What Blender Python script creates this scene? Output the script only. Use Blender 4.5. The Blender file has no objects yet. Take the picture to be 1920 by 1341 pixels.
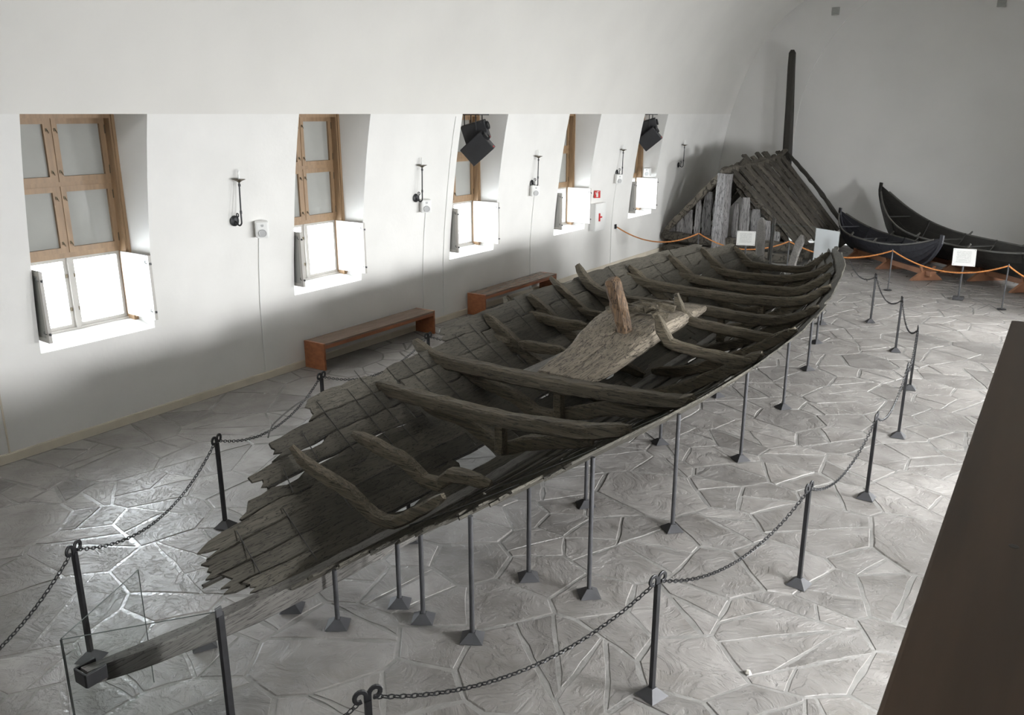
import bpy, bmesh, math, random
import numpy as np
from mathutils import Vector, Matrix, noise
random.seed(7); rng = np.random.default_rng(7)
sc = bpy.context.scene
COL = sc.collection

# ------------------------------------------------------------------ camera
cam_d = bpy.data.cameras.new('camera'); cam = bpy.data.objects.new('camera', cam_d); COL.objects.link(cam)
cam_d.sensor_width = 36.0; cam_d.lens = 29.2875; cam_d.clip_start = 0.05; cam_d.clip_end = 200
YAW, PITCH = math.radians(33.3164), math.radians(16.3)
cam.location = (0, 0, 4.4)
cam.rotation_euler = (math.pi/2 - PITCH, 0, YAW)
sc.camera = cam

# ------------------------------------------------------------------ daylight outside
world = bpy.data.worlds.new('daylight'); sc.world = world; world.use_nodes = True
wn = world.node_tree.nodes; wl = world.node_tree.links
bg = wn['Background']
bg.inputs['Color'].default_value = (0.90, 0.95, 1.0, 1)
bg.inputs['Strength'].default_value = 80.0
sc.view_settings.view_transform = 'Standard'
sc.view_settings.look = 'None'
sc.view_settings.exposure = -0.45
sc.view_settings.gamma = 1.0
sc.view_settings.use_curve_mapping = False
sc.cycles.max_bounces = 10
sc.cycles.diffuse_bounces = 6
sc.cycles.transparent_max_bounces = 16
sc.cycles.caustics_reflective = False
sc.cycles.caustics_refractive = False

def window_sky(x, y, z, w, h, energy):
    # bright sky in front of the sunlit (right) side windows, just outside each opening
    ld = bpy.data.lights.new('sunny_side_sky', 'AREA'); ld.shape = 'RECTANGLE'; ld.size = w; ld.size_y = h; ld.energy = energy; ld.color = (1.0, 0.995, 0.98)
    o = bpy.data.objects.new('sunny_side_sky', ld); COL.objects.link(o); o.location = (x, y, z); o.rotation_euler = (math.pi/2-0.30, 0, math.pi/2)
for _y, _e in ((6.31, 700.0), (10.76, 800.0), (15.23, 800.0), (19.70, 800.0), (24.15, 420.0)): window_sky(1.30+0.46+0.30, _y, 2.08, 1.6, 1.25, _e)  # the last, dimmer lamp is added to brighten the far wall
CX = -4.9                       # middle of the hall
WIN_Y = [6.31, 10.76, 15.23, 19.70, 24.15]     # window centres on both long walls

def portal(x, y, z, w, h, sign):
    ld = bpy.data.lights.new('window_daylight', 'AREA'); ld.shape = 'RECTANGLE'
    ld.size = w; ld.size_y = h; ld.cycles.is_portal = True
    o = bpy.data.objects.new('window_daylight', ld); COL.objects.link(o)
    o.location = (x, y, z)
    # local -Z points into the hall, local X along the wall
    o.rotation_euler = (math.pi/2, 0, -math.pi/2 if sign < 0 else math.pi/2)
    return o

# ------------------------------------------------------------------ helpers
def link_mesh(name, verts, faces, mat, parent=None, smooth=False, mats=None, mi=None):
    off = parent.matrix_world.translation if False else (Vector(parent['_base']) if parent is not None and '_base' in parent else Vector((0, 0, 0)))
    me = bpy.data.meshes.new(name)
    me.from_pydata([(v[0]-off[0], v[1]-off[1], v[2]-off[2]) for v in verts], [], faces)
    if mats:
        for m in mats: me.materials.append(m)
        me.polygons.foreach_set('material_index', mi)
    else:
        me.materials.append(mat)
    if smooth:
        me.polygons.foreach_set('use_smooth', [True]*len(me.polygons))
    me.update()
    o = bpy.data.objects.new(name, me); COL.objects.link(o)
    if parent is not None: o.parent = parent
    if parent is not None and '_base' in parent: o['_base'] = parent['_base']
    return o

class MB:
    """collects shapes in world coordinates, then builds ONE mesh"""
    def __init__(s): s.v = []; s.f = []
    def add(s, v, f):
        n = len(s.v); s.v += [tuple(p) for p in v]; s.f += [tuple(i+n for i in q) for q in f]; return s
    def box(s, c, d, rot=None):
        hx, hy, hz = d[0]/2, d[1]/2, d[2]/2
        vs = [Vector((x, y, z)) for x in (-hx, hx) for y in (-hy, hy) for z in (-hz, hz)]
        if rot is not None: vs = [rot @ p for p in vs]
        c = Vector(c)
        return s.add([p+c for p in vs], [(0,1,3,2),(4,6,7,5),(0,4,5,1),(2,3,7,6),(0,2,6,4),(1,5,7,3)])
    def span(s, a, b):
        return s.box([(a[i]+b[i])/2 for i in range(3)], [abs(b[i]-a[i]) for i in range(3)])
    def bbox(s, c, d, b=0.01, rot=None):
        bm = bmesh.new(); bmesh.ops.create_cube(bm, size=1.0)
        bmesh.ops.scale(bm, vec=d, verts=bm.verts)
        bmesh.ops.bevel(bm, geom=list(bm.edges), offset=b, segments=2, affect='EDGES', profile=0.6)
        bm.verts.index_update()
        vs = [v.co.copy() for v in bm.verts]; fs = [[v.index for v in f.verts] for f in bm.faces]; bm.free()
        if rot is not None: vs = [rot @ p for p in vs]
        c = Vector(c)
        return s.add([p+c for p in vs], fs)
    def tube(s, pts, r, n=8, cap=True, close=False):
        pts = [Vector(p) for p in pts]; m = len(pts)
        rs = r if isinstance(r, (list, tuple)) else [r]*m
        rings = []; prev = None
        for i, p in enumerate(pts):
            if close: t = pts[(i+1) % m]-pts[i-1]
            else: t = pts[min(i+1, m-1)]-pts[max(i-1, 0)]
            t.normalize()
            if prev is None:
                a = Vector((0, 0, 1)) if abs(t.z) < 0.9 else Vector((1, 0, 0))
                u = t.cross(a).normalized()
            else:
                u = (prev - t*prev.dot(t))
                u = u.normalized() if u.length > 1e-6 else t.orthogonal().normalized()
            prev = u; w = t.cross(u)
            rings.append([p + (u*math.cos(2*math.pi*k/n)+w*math.sin(2*math.pi*k/n))*rs[i] for k in range(n)])
        vs = [q for rg in rings for q in rg]; fs = []
        for i in range(m if close else m-1):
            j = (i+1) % m
            for k in range(n):
                fs.append((i*n+k, i*n+(k+1) % n, j*n+(k+1) % n, j*n+k))
        if cap and not close:
            fs.append(tuple(range(n-1, -1, -1))); fs.append(tuple((m-1)*n+k for k in range(n)))
        return s.add(vs, fs)
    def lathe(s, prof, c=(0, 0, 0), n=20, axis='z'):
        vs = []; fs = []
        for r, z in prof:
            for k in range(n):
                a = 2*math.pi*k/n
                if axis == 'z': q = (r*math.cos(a), r*math.sin(a), z)
                elif axis == 'x': q = (z, r*math.cos(a), r*math.sin(a))
                else: q = (r*math.cos(a), z, r*math.sin(a))
                vs.append((q[0]+c[0], q[1]+c[1], q[2]+c[2]))
        m = len(prof)
        for i in range(m-1):
            for k in range(n): fs.append((i*n+k, i*n+(k+1) % n, (i+1)*n+(k+1) % n, (i+1)*n+k))
        fs.append(tuple(range(n))); fs.append(tuple((m-1)*n+k for k in range(n)))
        return s.add(vs, fs)
    def prism(s, poly, axis, a, b):
        """poly: 2D outline; axis 0/1/2 = extrusion axis"""
        def P(q, h):
            return (h, q[0], q[1]) if axis == 0 else ((q[0], h, q[1]) if axis == 1 else (q[0], q[1], h))
        n = len(poly)
        vs = [P(q, a) for q in poly]+[P(q, b) for q in poly]
        fs = [tuple(range(n)), tuple(range(2*n-1, n-1, -1))]+[(i, (i+1) % n, n+(i+1) % n, n+i) for i in range(n)]
        return s.add(vs, fs)
    def sweep(s, pts, hw, hh, up=None, jit=0.0, chamfer=0.25, seed=0):
        """weathered timber: eight-sided section swept along pts; hw half width across, hh half height"""
        pts = [Vector(p) for p in pts]; m = len(pts)
        hws = hw if isinstance(hw, (list, tuple)) else [hw]*m
        hhs = hh if isinstance(hh, (list, tuple)) else [hh]*m
        r = random.Random(seed); vs = []; fs = []
        for i, p in enumerate(pts):
            t = (pts[min(i+1, m-1)]-pts[max(i-1, 0)]).normalized()
            U = Vector(up) if up is not None else Vector((0, 0, 1))
            a = t.cross(U).normalized(); b = a.cross(t).normalized()
            c = chamfer; w, h = hws[i], hhs[i]
            for (x, y) in ((1, 1-c), (1-c, 1), (c-1, 1), (-1, 1-c), (-1, c-1), (c-1, -1), (1-c, -1), (1, c-1)):
                q = p + a*x*w + b*y*h
                if jit: q += Vector((r.uniform(-1, 1), r.uniform(-1, 1), r.uniform(-1, 1)))*jit
                vs.append(q)
        for i in range(m-1):
            for k in range(8): fs.append((i*8+k, (i+1)*8+k, (i+1)*8+(k+1) % 8, i*8+(k+1) % 8))
        fs.append(tuple(range(8))); fs.append(tuple((m-1)*8+k for k in range(7, -1, -1)))
        return s.add(vs, fs)
    def build(s, name, mat, parent=None, smooth=False): return link_mesh(name, s.v, s.f, mat, parent, smooth)

def smooth_line(pts, step=0.15):
    """Catmull-Rom through 3D points, resampled"""
    P = [np.array(p, float) for p in pts]; P = [2*P[0]-P[1]]+P+[2*P[-1]-P[-2]]
    out = []
    for i in range(1, len(P)-2):
        n = max(1, int(np.linalg.norm(P[i+1]-P[i])/step+0.5))
        for k in range(n):
            t = k/n; a, b, c, d = P[i-1], P[i], P[i+1], P[i+2]
            out.append(0.5*((2*b)+(c-a)*t+(2*a-5*b+4*c-d)*t*t+(3*b-a-3*c+d)*t**3))
    out.append(P[-2]); return [tuple(q) for q in out]

def tag(o, label=None, cat=None, group=None, kind=None):
    if label: o['label'] = label
    if cat: o['category'] = cat
    if group: o['group'] = group
    if kind: o['kind'] = kind
    return o
def thing(name, label, cat, loc=(0, 0, 0), rz=0, group=None, kind=None):
    o = bpy.data.objects.new(name, None); COL.objects.link(o)
    o.location = loc; o.rotation_euler = (0, 0, rz); o['_base'] = list(loc); o.empty_display_size = 0.1
    return tag(o, label, cat, group, kind)
def copy_tree(o, parent=None):
    c = o.copy(); COL.objects.link(c)
    if parent is not None: c.parent = parent
    for ch in list(o.children): copy_tree(ch, c)
    return c

# ------------------------------------------------------------------ materials
def nodes_of(m): m.use_nodes = True; return m.node_tree.nodes, m.node_tree.links
def mat(name, col, rough=0.6, metal=0.0, noise_scale=None, noise_amt=0.25, bump=0.0, bump_scale=None, stretch=None,
        coat=0.0, spec=0.5, random_amt=0.0, detail=6):
    m = bpy.data.materials.new(name); N, L = nodes_of(m); b = N['Principled BSDF']
    b.inputs['Roughness'].default_value = rough; b.inputs['Metallic'].default_value = metal
    b.inputs['Specular IOR Level'].default_value = spec
    if coat: b.inputs['Coat Weight'].default_value = coat; b.inputs['Coat Roughness'].default_value = 0.05
    b.inputs['Base Color'].default_value = (*col, 1)
    if noise_scale:
        tc = N.new('ShaderNodeTexCoord'); mp = N.new('ShaderNodeMapping'); L.new(tc.outputs['Object'], mp.inputs['Vector'])
        if stretch: mp.inputs['Scale'].default_value = stretch
        oi = N.new('ShaderNodeObjectInfo')
        ad = N.new('ShaderNodeVectorMath'); ad.operation = 'MULTIPLY_ADD'
        L.new(oi.outputs['Random'], ad.inputs[0]); ad.inputs[1].default_value = (37, 51, 23); L.new(mp.outputs['Vector'], ad.inputs[2])
        nz = N.new('ShaderNodeTexNoise'); nz.inputs['Scale'].default_value = noise_scale; nz.inputs['Detail'].default_value = detail
        L.new(ad.outputs['Vector'], nz.inputs['Vector'])
        mr = N.new('ShaderNodeMapRange'); mr.inputs['From Min'].default_value = 0.3; mr.inputs['From Max'].default_value = 0.7
        mr.inputs['To Min'].default_value = 1-noise_amt; mr.inputs['To Max'].default_value = 1+noise_amt
        L.new(nz.outputs['Fac'], mr.inputs['Value'])
        fac = mr.outputs['Result']
        if random_amt:
            m2 = N.new('ShaderNodeMapRange'); m2.inputs['To Min'].default_value = 1-random_amt; m2.inputs['To Max'].default_value = 1+random_amt
            L.new(oi.outputs['Random'], m2.inputs['Value'])
            mu = N.new('ShaderNodeMath'); mu.operation = 'MULTIPLY'; L.new(fac, mu.inputs[0]); L.new(m2.outputs['Result'], mu.inputs[1]); fac = mu.outputs[0]
        vm = N.new('ShaderNodeVectorMath'); vm.operation = 'SCALE'; vm.inputs[0].default_value = col
        L.new(fac, vm.inputs['Scale']); L.new(vm.outputs['Vector'], b.inputs['Base Color'])
        if bump:
            n2 = nz
            if bump_scale:
                n2 = N.new('ShaderNodeTexNoise'); n2.inputs['Scale'].default_value = bump_scale; n2.inputs['Detail'].default_value = 8
                L.new(ad.outputs['Vector'], n2.inputs['Vector'])
            bp = N.new('ShaderNodeBump'); bp.inputs['Strength'].default_value = bump; bp.inputs['Distance'].default_value = 0.02
            L.new(n2.outputs['Fac'], bp.inputs['Height']); L.new(bp.outputs['Normal'], b.inputs['Normal'])
    return m

def wood(name, col, stretch, rough=0.75, crack=0.8, tone=0.35, width=0.035, random_amt=0.2, spec=0.3, cscale=3.0, bump=0.6):
    m = bpy.data.materials.new(name); N, L = nodes_of(m); b = N['Principled BSDF']
    b.inputs['Roughness'].default_value = rough; b.inputs['Specular IOR Level'].default_value = spec
    tc = N.new('ShaderNodeTexCoord'); oi = N.new('ShaderNodeObjectInfo')
    mp = N.new('ShaderNodeMapping'); mp.inputs['Scale'].default_value = stretch; L.new(tc.outputs['Object'], mp.inputs['Vector'])
    ad = N.new('ShaderNodeVectorMath'); ad.operation = 'MULTIPLY_ADD'; L.new(oi.outputs['Random'], ad.inputs[0]); ad.inputs[1].default_value = (37, 51, 23); L.new(mp.outputs['Vector'], ad.inputs[2])
    n1 = N.new('ShaderNodeTexNoise'); n1.inputs['Scale'].default_value = 2.2; n1.inputs['Detail'].default_value = 9; n1.inputs['Roughness'].default_value = 0.6; L.new(ad.outputs['Vector'], n1.inputs['Vector'])
    n2 = N.new('ShaderNodeTexNoise'); n2.inputs['Scale'].default_value = cscale; n2.inputs['Detail'].default_value = 2.5; L.new(ad.outputs['Vector'], n2.inputs['Vector'])
    t = N.new('ShaderNodeMapRange'); t.inputs['From Min'].default_value = 0.28; t.inputs['From Max'].default_value = 0.72; t.inputs['To Min'].default_value = 1-tone; t.inputs['To Max'].default_value = 1+tone; L.new(n1.outputs['Fac'], t.inputs['Value'])
    def M_(op, a, c):
        q = N.new('ShaderNodeMath'); q.operation = op
        for i, v in enumerate((a, c)):
            if v is None: continue
            if isinstance(v, float): q.inputs[i].default_value = v
            else: L.new(v, q.inputs[i])
        return q.outputs[0]
    d = M_('ABSOLUTE', M_('SUBTRACT', n2.outputs['Fac'], 0.5), None)
    k = N.new('ShaderNodeMapRange'); k.interpolation_type = 'SMOOTHSTEP'; k.inputs['From Min'].default_value = 0.0; k.inputs['From Max'].default_value = width; k.inputs['To Min'].default_value = 1-crack; k.inputs['To Max'].default_value = 1.0; L.new(d, k.inputs['Value'])
    r = N.new('ShaderNodeMapRange'); r.inputs['To Min'].default_value = 1-random_amt; r.inputs['To Max'].default_value = 1+random_amt; L.new(oi.outputs['Random'], r.inputs['Value'])
    f = M_('MULTIPLY', M_('MULTIPLY', t.outputs['Result'], k.outputs['Result']), r.outputs['Result'])
    vm = N.new('ShaderNodeVectorMath'); vm.operation = 'SCALE'; vm.inputs[0].default_value = col; L.new(f, vm.inputs['Scale']); L.new(vm.outputs['Vector'], b.inputs['Base Color'])
    h = M_('MULTIPLY_ADD', n1.outputs['Fac'], 0.5); h.node.inputs[2].default_value = 0.0; L.new(k.outputs['Result'], h.node.inputs[2])
    bp = N.new('ShaderNodeBump'); bp.inputs['Strength'].default_value = bump; bp.inputs['Distance'].default_value = 0.012; L.new(h, bp.inputs['Height']); L.new(bp.outputs['Normal'], b.inputs['Normal'])
    return m
M = {}
M['plaster'] = mat('lime plaster', (0.72, 0.71, 0.685), 0.9, noise_scale=1.3, noise_amt=0.035, bump=0.12, bump_scale=14, spec=0.2)
M['vault'] = mat('vault plaster', (0.65, 0.635, 0.60), 0.92, noise_scale=0.7, noise_amt=0.03, bump=0.08, bump_scale=9, spec=0.2)
M['endwall'] = mat('end wall plaster', (0.66, 0.65, 0.63), 0.92, noise_scale=0.7, noise_amt=0.03, bump=0.08, bump_scale=9, spec=0.2)
M['skirting'] = mat('pale painted skirting', (0.62, 0.56, 0.46), 0.6, noise_scale=3, noise_amt=0.08)
M['mortar'] = mat('floor mortar', (0.27, 0.262, 0.25), 0.22, noise_scale=4, noise_amt=0.18, bump=0.5, bump_scale=22)
M['ship'] = wood('old ship oak', (0.064, 0.058, 0.046), (16, 0.35, 16), 0.72, 0.75, 0.25, 0.03, 0.25)
M['timber'] = wood('old ship frame oak', (0.092, 0.077, 0.054), (0.6, 18, 18), 0.75, 0.7, 0.4, 0.05, 0.18)
M['keel'] = wood('old keel oak', (0.14, 0.132, 0.122), (16, 0.8, 16), 0.75, 0.6, 0.25, 0.03, 0.05)
M['hut'] = wood('old hut oak', (0.088, 0.077, 0.062), (1.4, 13, 1.4), 0.8, 0.75, 0.4, 0.05, 0.35)
M['hut_lit'] = wood('old hut upright oak lit', (0.17, 0.163, 0.16), (11, 11, 0.6), 0.8, 0.75, 0.4, 0.05, 0.3)  # paler than the roof oak: light on the gable put into the colour
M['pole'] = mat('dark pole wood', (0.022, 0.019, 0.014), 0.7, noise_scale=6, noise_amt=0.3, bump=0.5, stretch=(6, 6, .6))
M['stump'] = wood('brown mast wood', (0.125, 0.078, 0.044), (14, 14, 0.4), 0.65, 0.85, 0.5, 0.06, 0.0)
M['iron'] = mat('black iron', (0.022, 0.022, 0.024), 0.45, 0.3, noise_scale=9, noise_amt=0.3)
M['steel'] = mat('grey painted steel', (0.058, 0.058, 0.062), 0.55, 0.2, noise_scale=7, noise_amt=0.2)
M['strap'] = mat('thin dark strap', (0.045, 0.043, 0.040), 0.6, 0.2)
M['teak'] = mat('red brown teak', (0.27, 0.095, 0.038), 0.45, noise_scale=2.5, noise_amt=0.25, stretch=(4, 1, 6))
M['teak_top'] = mat('worn teak seat', (0.19, 0.13, 0.095), 0.25, noise_scale=2.5, noise_amt=0.2, stretch=(8, 1, 8))
M['frame'] = mat('window oak', (0.25, 0.16, 0.088), 0.5, noise_scale=4, noise_amt=0.15, stretch=(5, 5, 0.8))
M['cloth'] = mat('grey sun cloth behind glass', (0.33, 0.33, 0.31), 0.06, noise_scale=2, noise_amt=0.05, spec=0.6)
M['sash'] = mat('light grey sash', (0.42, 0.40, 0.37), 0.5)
M['white'] = mat('white plastic', (0.78, 0.78, 0.76), 0.4)
M['grille'] = mat('light grey grille', (0.42, 0.42, 0.42), 0.6)
M['black'] = mat('black plastic', (0.022, 0.022, 0.024), 0.42, noise_scale=6, noise_amt=0.15)
M['lens'] = mat('projector lens', (0.02, 0.022, 0.016), 0.1)
M['red'] = mat('red', (0.55, 0.03, 0.03), 0.4)
M['rope'] = mat('orange rope', (0.52, 0.20, 0.055), 0.7, noise_scale=30, noise_amt=0.25, bump=0.5)
M['boat'] = mat('tarred boat', (0.016, 0.0145, 0.012), 0.55, noise_scale=3, noise_amt=0.3, bump=0.3, stretch=(2, 2, 8))
M['boat2'] = mat('tarred bluish boat', (0.018, 0.018, 0.024), 0.55, noise_scale=3, noise_amt=0.3, bump=0.3, stretch=(2, 2, 8))
M['gunwale'] = mat('greyed boat rail', (0.10, 0.095, 0.085), 0.5, noise_scale=6, noise_amt=0.3)
M['cradle'] = mat('orange brown cradle wood', (0.27, 0.125, 0.065), 0.55, noise_scale=3, noise_amt=0.15)
M['parapet'] = mat('dark brown balcony wood', (0.052, 0.031, 0.018), 0.55, noise_scale=1.2, noise_amt=0.3, bump=0.1, stretch=(8, 0.6, 8), spec=0.35)
M['knot'] = mat('dark knot', (0.012, 0.009, 0.006), 0.5)
M['vent'] = mat('grey vent', (0.36, 0.36, 0.34), 0.7)
M['candle'] = mat('candle bulb', (0.8, 0.8, 0.78), 0.3)
M['brass'] = mat('dull brass pan', (0.10, 0.08, 0.05), 0.4, 0.6)
M['chip'] = mat('white chip', (0.75, 0.72, 0.66), 0.8)

def floor_stone_mat():
    m = bpy.data.materials.new('cleft slate flag'); N, L = nodes_of(m); b = N['Principled BSDF']
    tc = N.new('ShaderNodeTexCoord'); oi = N.new('ShaderNodeObjectInfo')
    ad = N.new('ShaderNodeVectorMath'); ad.operation = 'MULTIPLY_ADD'
    L.new(oi.outputs['Random'], ad.inputs[0]); ad.inputs[1].default_value = (31, 17, 5); L.new(tc.outputs['Object'], ad.inputs[2])
    n1 = N.new('ShaderNodeTexNoise'); n1.inputs['Scale'].default_value = 2.2; n1.inputs['Detail'].default_value = 10; n1.inputs['Distortion'].default_value = 0.6
    L.new(ad.outputs['Vector'], n1.inputs['Vector'])
    cr = N.new('ShaderNodeValToRGB'); cr.color_ramp.elements[0].position = 0.3; cr.color_ramp.elements[1].position = 0.72
    cr.color_ramp.elements[0].color = (0.185, 0.172, 0.160, 1); cr.color_ramp.elements[1].color = (0.30, 0.285, 0.272, 1)
    L.new(n1.outputs['Fac'], cr.inputs['Fac'])
    m2 = N.new('ShaderNodeMapRange'); m2.inputs['To Min'].default_value = 0.80; m2.inputs['To Max'].default_value = 1.18
    L.new(oi.outputs['Random'], m2.inputs['Value'])
    vs = N.new('ShaderNodeVectorMath'); vs.operation = 'SCALE'; L.new(cr.outputs['Color'], vs.inputs[0]); L.new(m2.outputs['Result'], vs.inputs['Scale'])
    L.new(vs.outputs['Vector'], b.inputs['Base Color'])
    b.inputs['Roughness'].default_value = 0.42; b.inputs['Specular IOR Level'].default_value = 0.5
    # cleft relief: broad steps plus fine ripple
    n2 = N.new('ShaderNodeTexNoise'); n2.inputs['Scale'].default_value = 2.6; n2.inputs['Detail'].default_value = 9; n2.inputs['Roughness'].default_value = 0.62; n2.inputs['Distortion'].default_value = 1.2
    L.new(ad.outputs['Vector'], n2.inputs['Vector'])
    r2 = N.new('ShaderNodeValToRGB'); r2.color_ramp.interpolation = 'LINEAR'
    e = r2.color_ramp.elements; e[0].position = 0.36; e[1].position = 0.40
    for p, v in ((0.5, 0.42), (0.53, 0.66), (0.62, 0.72), (0.64, 1.0)):
        q = r2.color_ramp.elements.new(p); q.color = (v, v, v, 1)
    e[0].color = (0, 0, 0, 1); e[1].color = (0.35, 0.35, 0.35, 1)
    L.new(n2.outputs['Fac'], r2.inputs['Fac'])
    mx = N.new('ShaderNodeMath'); mx.operation = 'MULTIPLY_ADD'; L.new(n2.outputs['Fac'], mx.inputs[0]); mx.inputs[1].default_value = 1.3; L.new(r2.outputs['Color'], mx.inputs[2])
    bp = N.new('ShaderNodeBump'); bp.inputs['Strength'].default_value = 0.8; bp.inputs['Distance'].default_value = 0.016
    L.new(mx.outputs[0], bp.inputs['Height']); L.new(bp.outputs['Normal'], b.inputs['Normal'])
    return m
M['stone'] = floor_stone_mat()

def glass_mat(name, tint, refl):
    m = bpy.data.materials.new(name); N, L = nodes_of(m); N.remove(N['Principled BSDF'])
    out = N['Material Output']; tr = N.new('ShaderNodeBsdfTransparent'); tr.inputs['Color'].default_value = (*tint, 1)
    gl = N.new('ShaderNodeBsdfGlossy'); gl.inputs['Roughness'].default_value = 0.02
    fr = N.new('ShaderNodeFresnel'); fr.inputs['IOR'].default_value = 1.45
    mu = N.new('ShaderNodeMath'); mu.operation = 'MULTIPLY'; mu.inputs[1].default_value = refl; L.new(fr.outputs[0], mu.inputs[0])
    mx = N.new('ShaderNodeMixShader'); L.new(mu.outputs[0], mx.inputs['Fac']); L.new(tr.outputs[0], mx.inputs[1]); L.new(gl.outputs[0], mx.inputs[2])
    L.new(mx.outputs[0], out.inputs['Surface']); return m
M['glass'] = glass_mat('clear window glass', (0.97, 0.98, 0.98), 0.8)
M['shield'] = glass_mat('protective glass sheet', (0.93, 0.95, 0.945), 1.0)
def pale_sheet_mat():
    m = bpy.data.materials.new('pale whitish sheet'); N, L = nodes_of(m); b = N['Principled BSDF']; out = N['Material Output']
    b.inputs['Base Color'].default_value = (0.72, 0.75, 0.76, 1); b.inputs['Roughness'].default_value = 0.15
    tr = N.new('ShaderNodeBsdfTransparent'); mx = N.new('ShaderNodeMixShader'); mx.inputs['Fac'].default_value = 0.8  # whitish and mostly opaque, a little see-through
    L.new(tr.outputs[0], mx.inputs[1]); L.new(b.outputs[0], mx.inputs[2]); L.new(mx.outputs[0], out.inputs['Surface']); return m
M['pale_sheet'] = pale_sheet_mat()
M['edge'] = mat('green grey glass edge', (0.10, 0.115, 0.11), 0.2)
def translucent_mat():
    m = bpy.data.materials.new('white translucent cloth'); N, L = nodes_of(m); N.remove(N['Principled BSDF'])
    out = N['Material Output']; d = N.new('ShaderNodeBsdfDiffuse'); d.inputs['Color'].default_value = (0.8, 0.8, 0.79, 1)
    t = N.new('ShaderNodeBsdfTranslucent'); t.inputs['Color'].default_value = (0.8, 0.8, 0.79, 1)
    mx = N.new('ShaderNodeMixShader'); mx.inputs['Fac'].default_value = 0.25
    L.new(d.outputs[0], mx.inputs[1]); L.new(t.outputs[0], mx.inputs[2]); L.new(mx.outputs[0], out.inputs['Surface']); return m
M['blind'] = translucent_mat()
def paper_mat():
    m = bpy.data.materials.new('printed sign sheet'); N, L = nodes_of(m); b = N['Principled BSDF']
    tc = N.new('ShaderNodeTexCoord'); sx = N.new('ShaderNodeSeparateXYZ'); L.new(tc.outputs['Generated'], sx.inputs[0])
    w = N.new('ShaderNodeMath'); w.operation = 'MULTIPLY'; w.inputs[1].default_value = 13; L.new(sx.outputs['Z'], w.inputs[0])
    fr = N.new('ShaderNodeMath'); fr.operation = 'FRACT'; L.new(w.outputs[0], fr.inputs[0])
    g = N.new('ShaderNodeMath'); g.operation = 'GREATER_THAN'; g.inputs[1].default_value = 0.6; L.new(fr.outputs[0], g.inputs[0])
    def band(sock, lo, hi):
        a = N.new('ShaderNodeMath'); a.operation = 'GREATER_THAN'; a.inputs[1].default_value = lo; L.new(sock, a.inputs[0])
        c = N.new('ShaderNodeMath'); c.operation = 'LESS_THAN'; c.inputs[1].default_value = hi; L.new(sock, c.inputs[0])
        q = N.new('ShaderNodeMath'); q.operation = 'MULTIPLY'; L.new(a.outputs[0], q.inputs[0]); L.new(c.outputs[0], q.inputs[1]); return q.outputs[0]
    q1 = band(sx.outputs['X'], 0.16, 0.80); q2 = band(sx.outputs['Z'], 0.2, 0.86)
    nz = N.new('ShaderNodeTexNoise'); nz.inputs['Scale'].default_value = 26; L.new(tc.outputs['Generated'], nz.inputs['Vector'])
    g2 = N.new('ShaderNodeMath'); g2.operation = 'GREATER_THAN'; g2.inputs[1].default_value = 0.42; L.new(nz.outputs['Fac'], g2.inputs[0])
    k = g.outputs[0]
    for s_ in (q1, q2, g2.outputs[0]):
        mm = N.new('ShaderNodeMath'); mm.operation = 'MULTIPLY'; L.new(k, mm.inputs[0]); L.new(s_, mm.inputs[1]); k = mm.outputs[0]
    mx = N.new('ShaderNodeMix'); mx.data_type = 'RGBA'; L.new(k, mx.inputs['Factor'])
    mx.inputs['A'].default_value = (0.66, 0.66, 0.64, 1); mx.inputs['B'].default_value = (0.40, 0.40, 0.39, 1)
    L.new(mx.outputs['Result'], b.inputs['Base Color']); b.inputs['Roughness'].default_value = 0.5
    return m
M['paper'] = paper_mat()

# ------------------------------------------------------------------ the hall
Y0, Y1, YSP = -5.0, 30.7, 4.4
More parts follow.
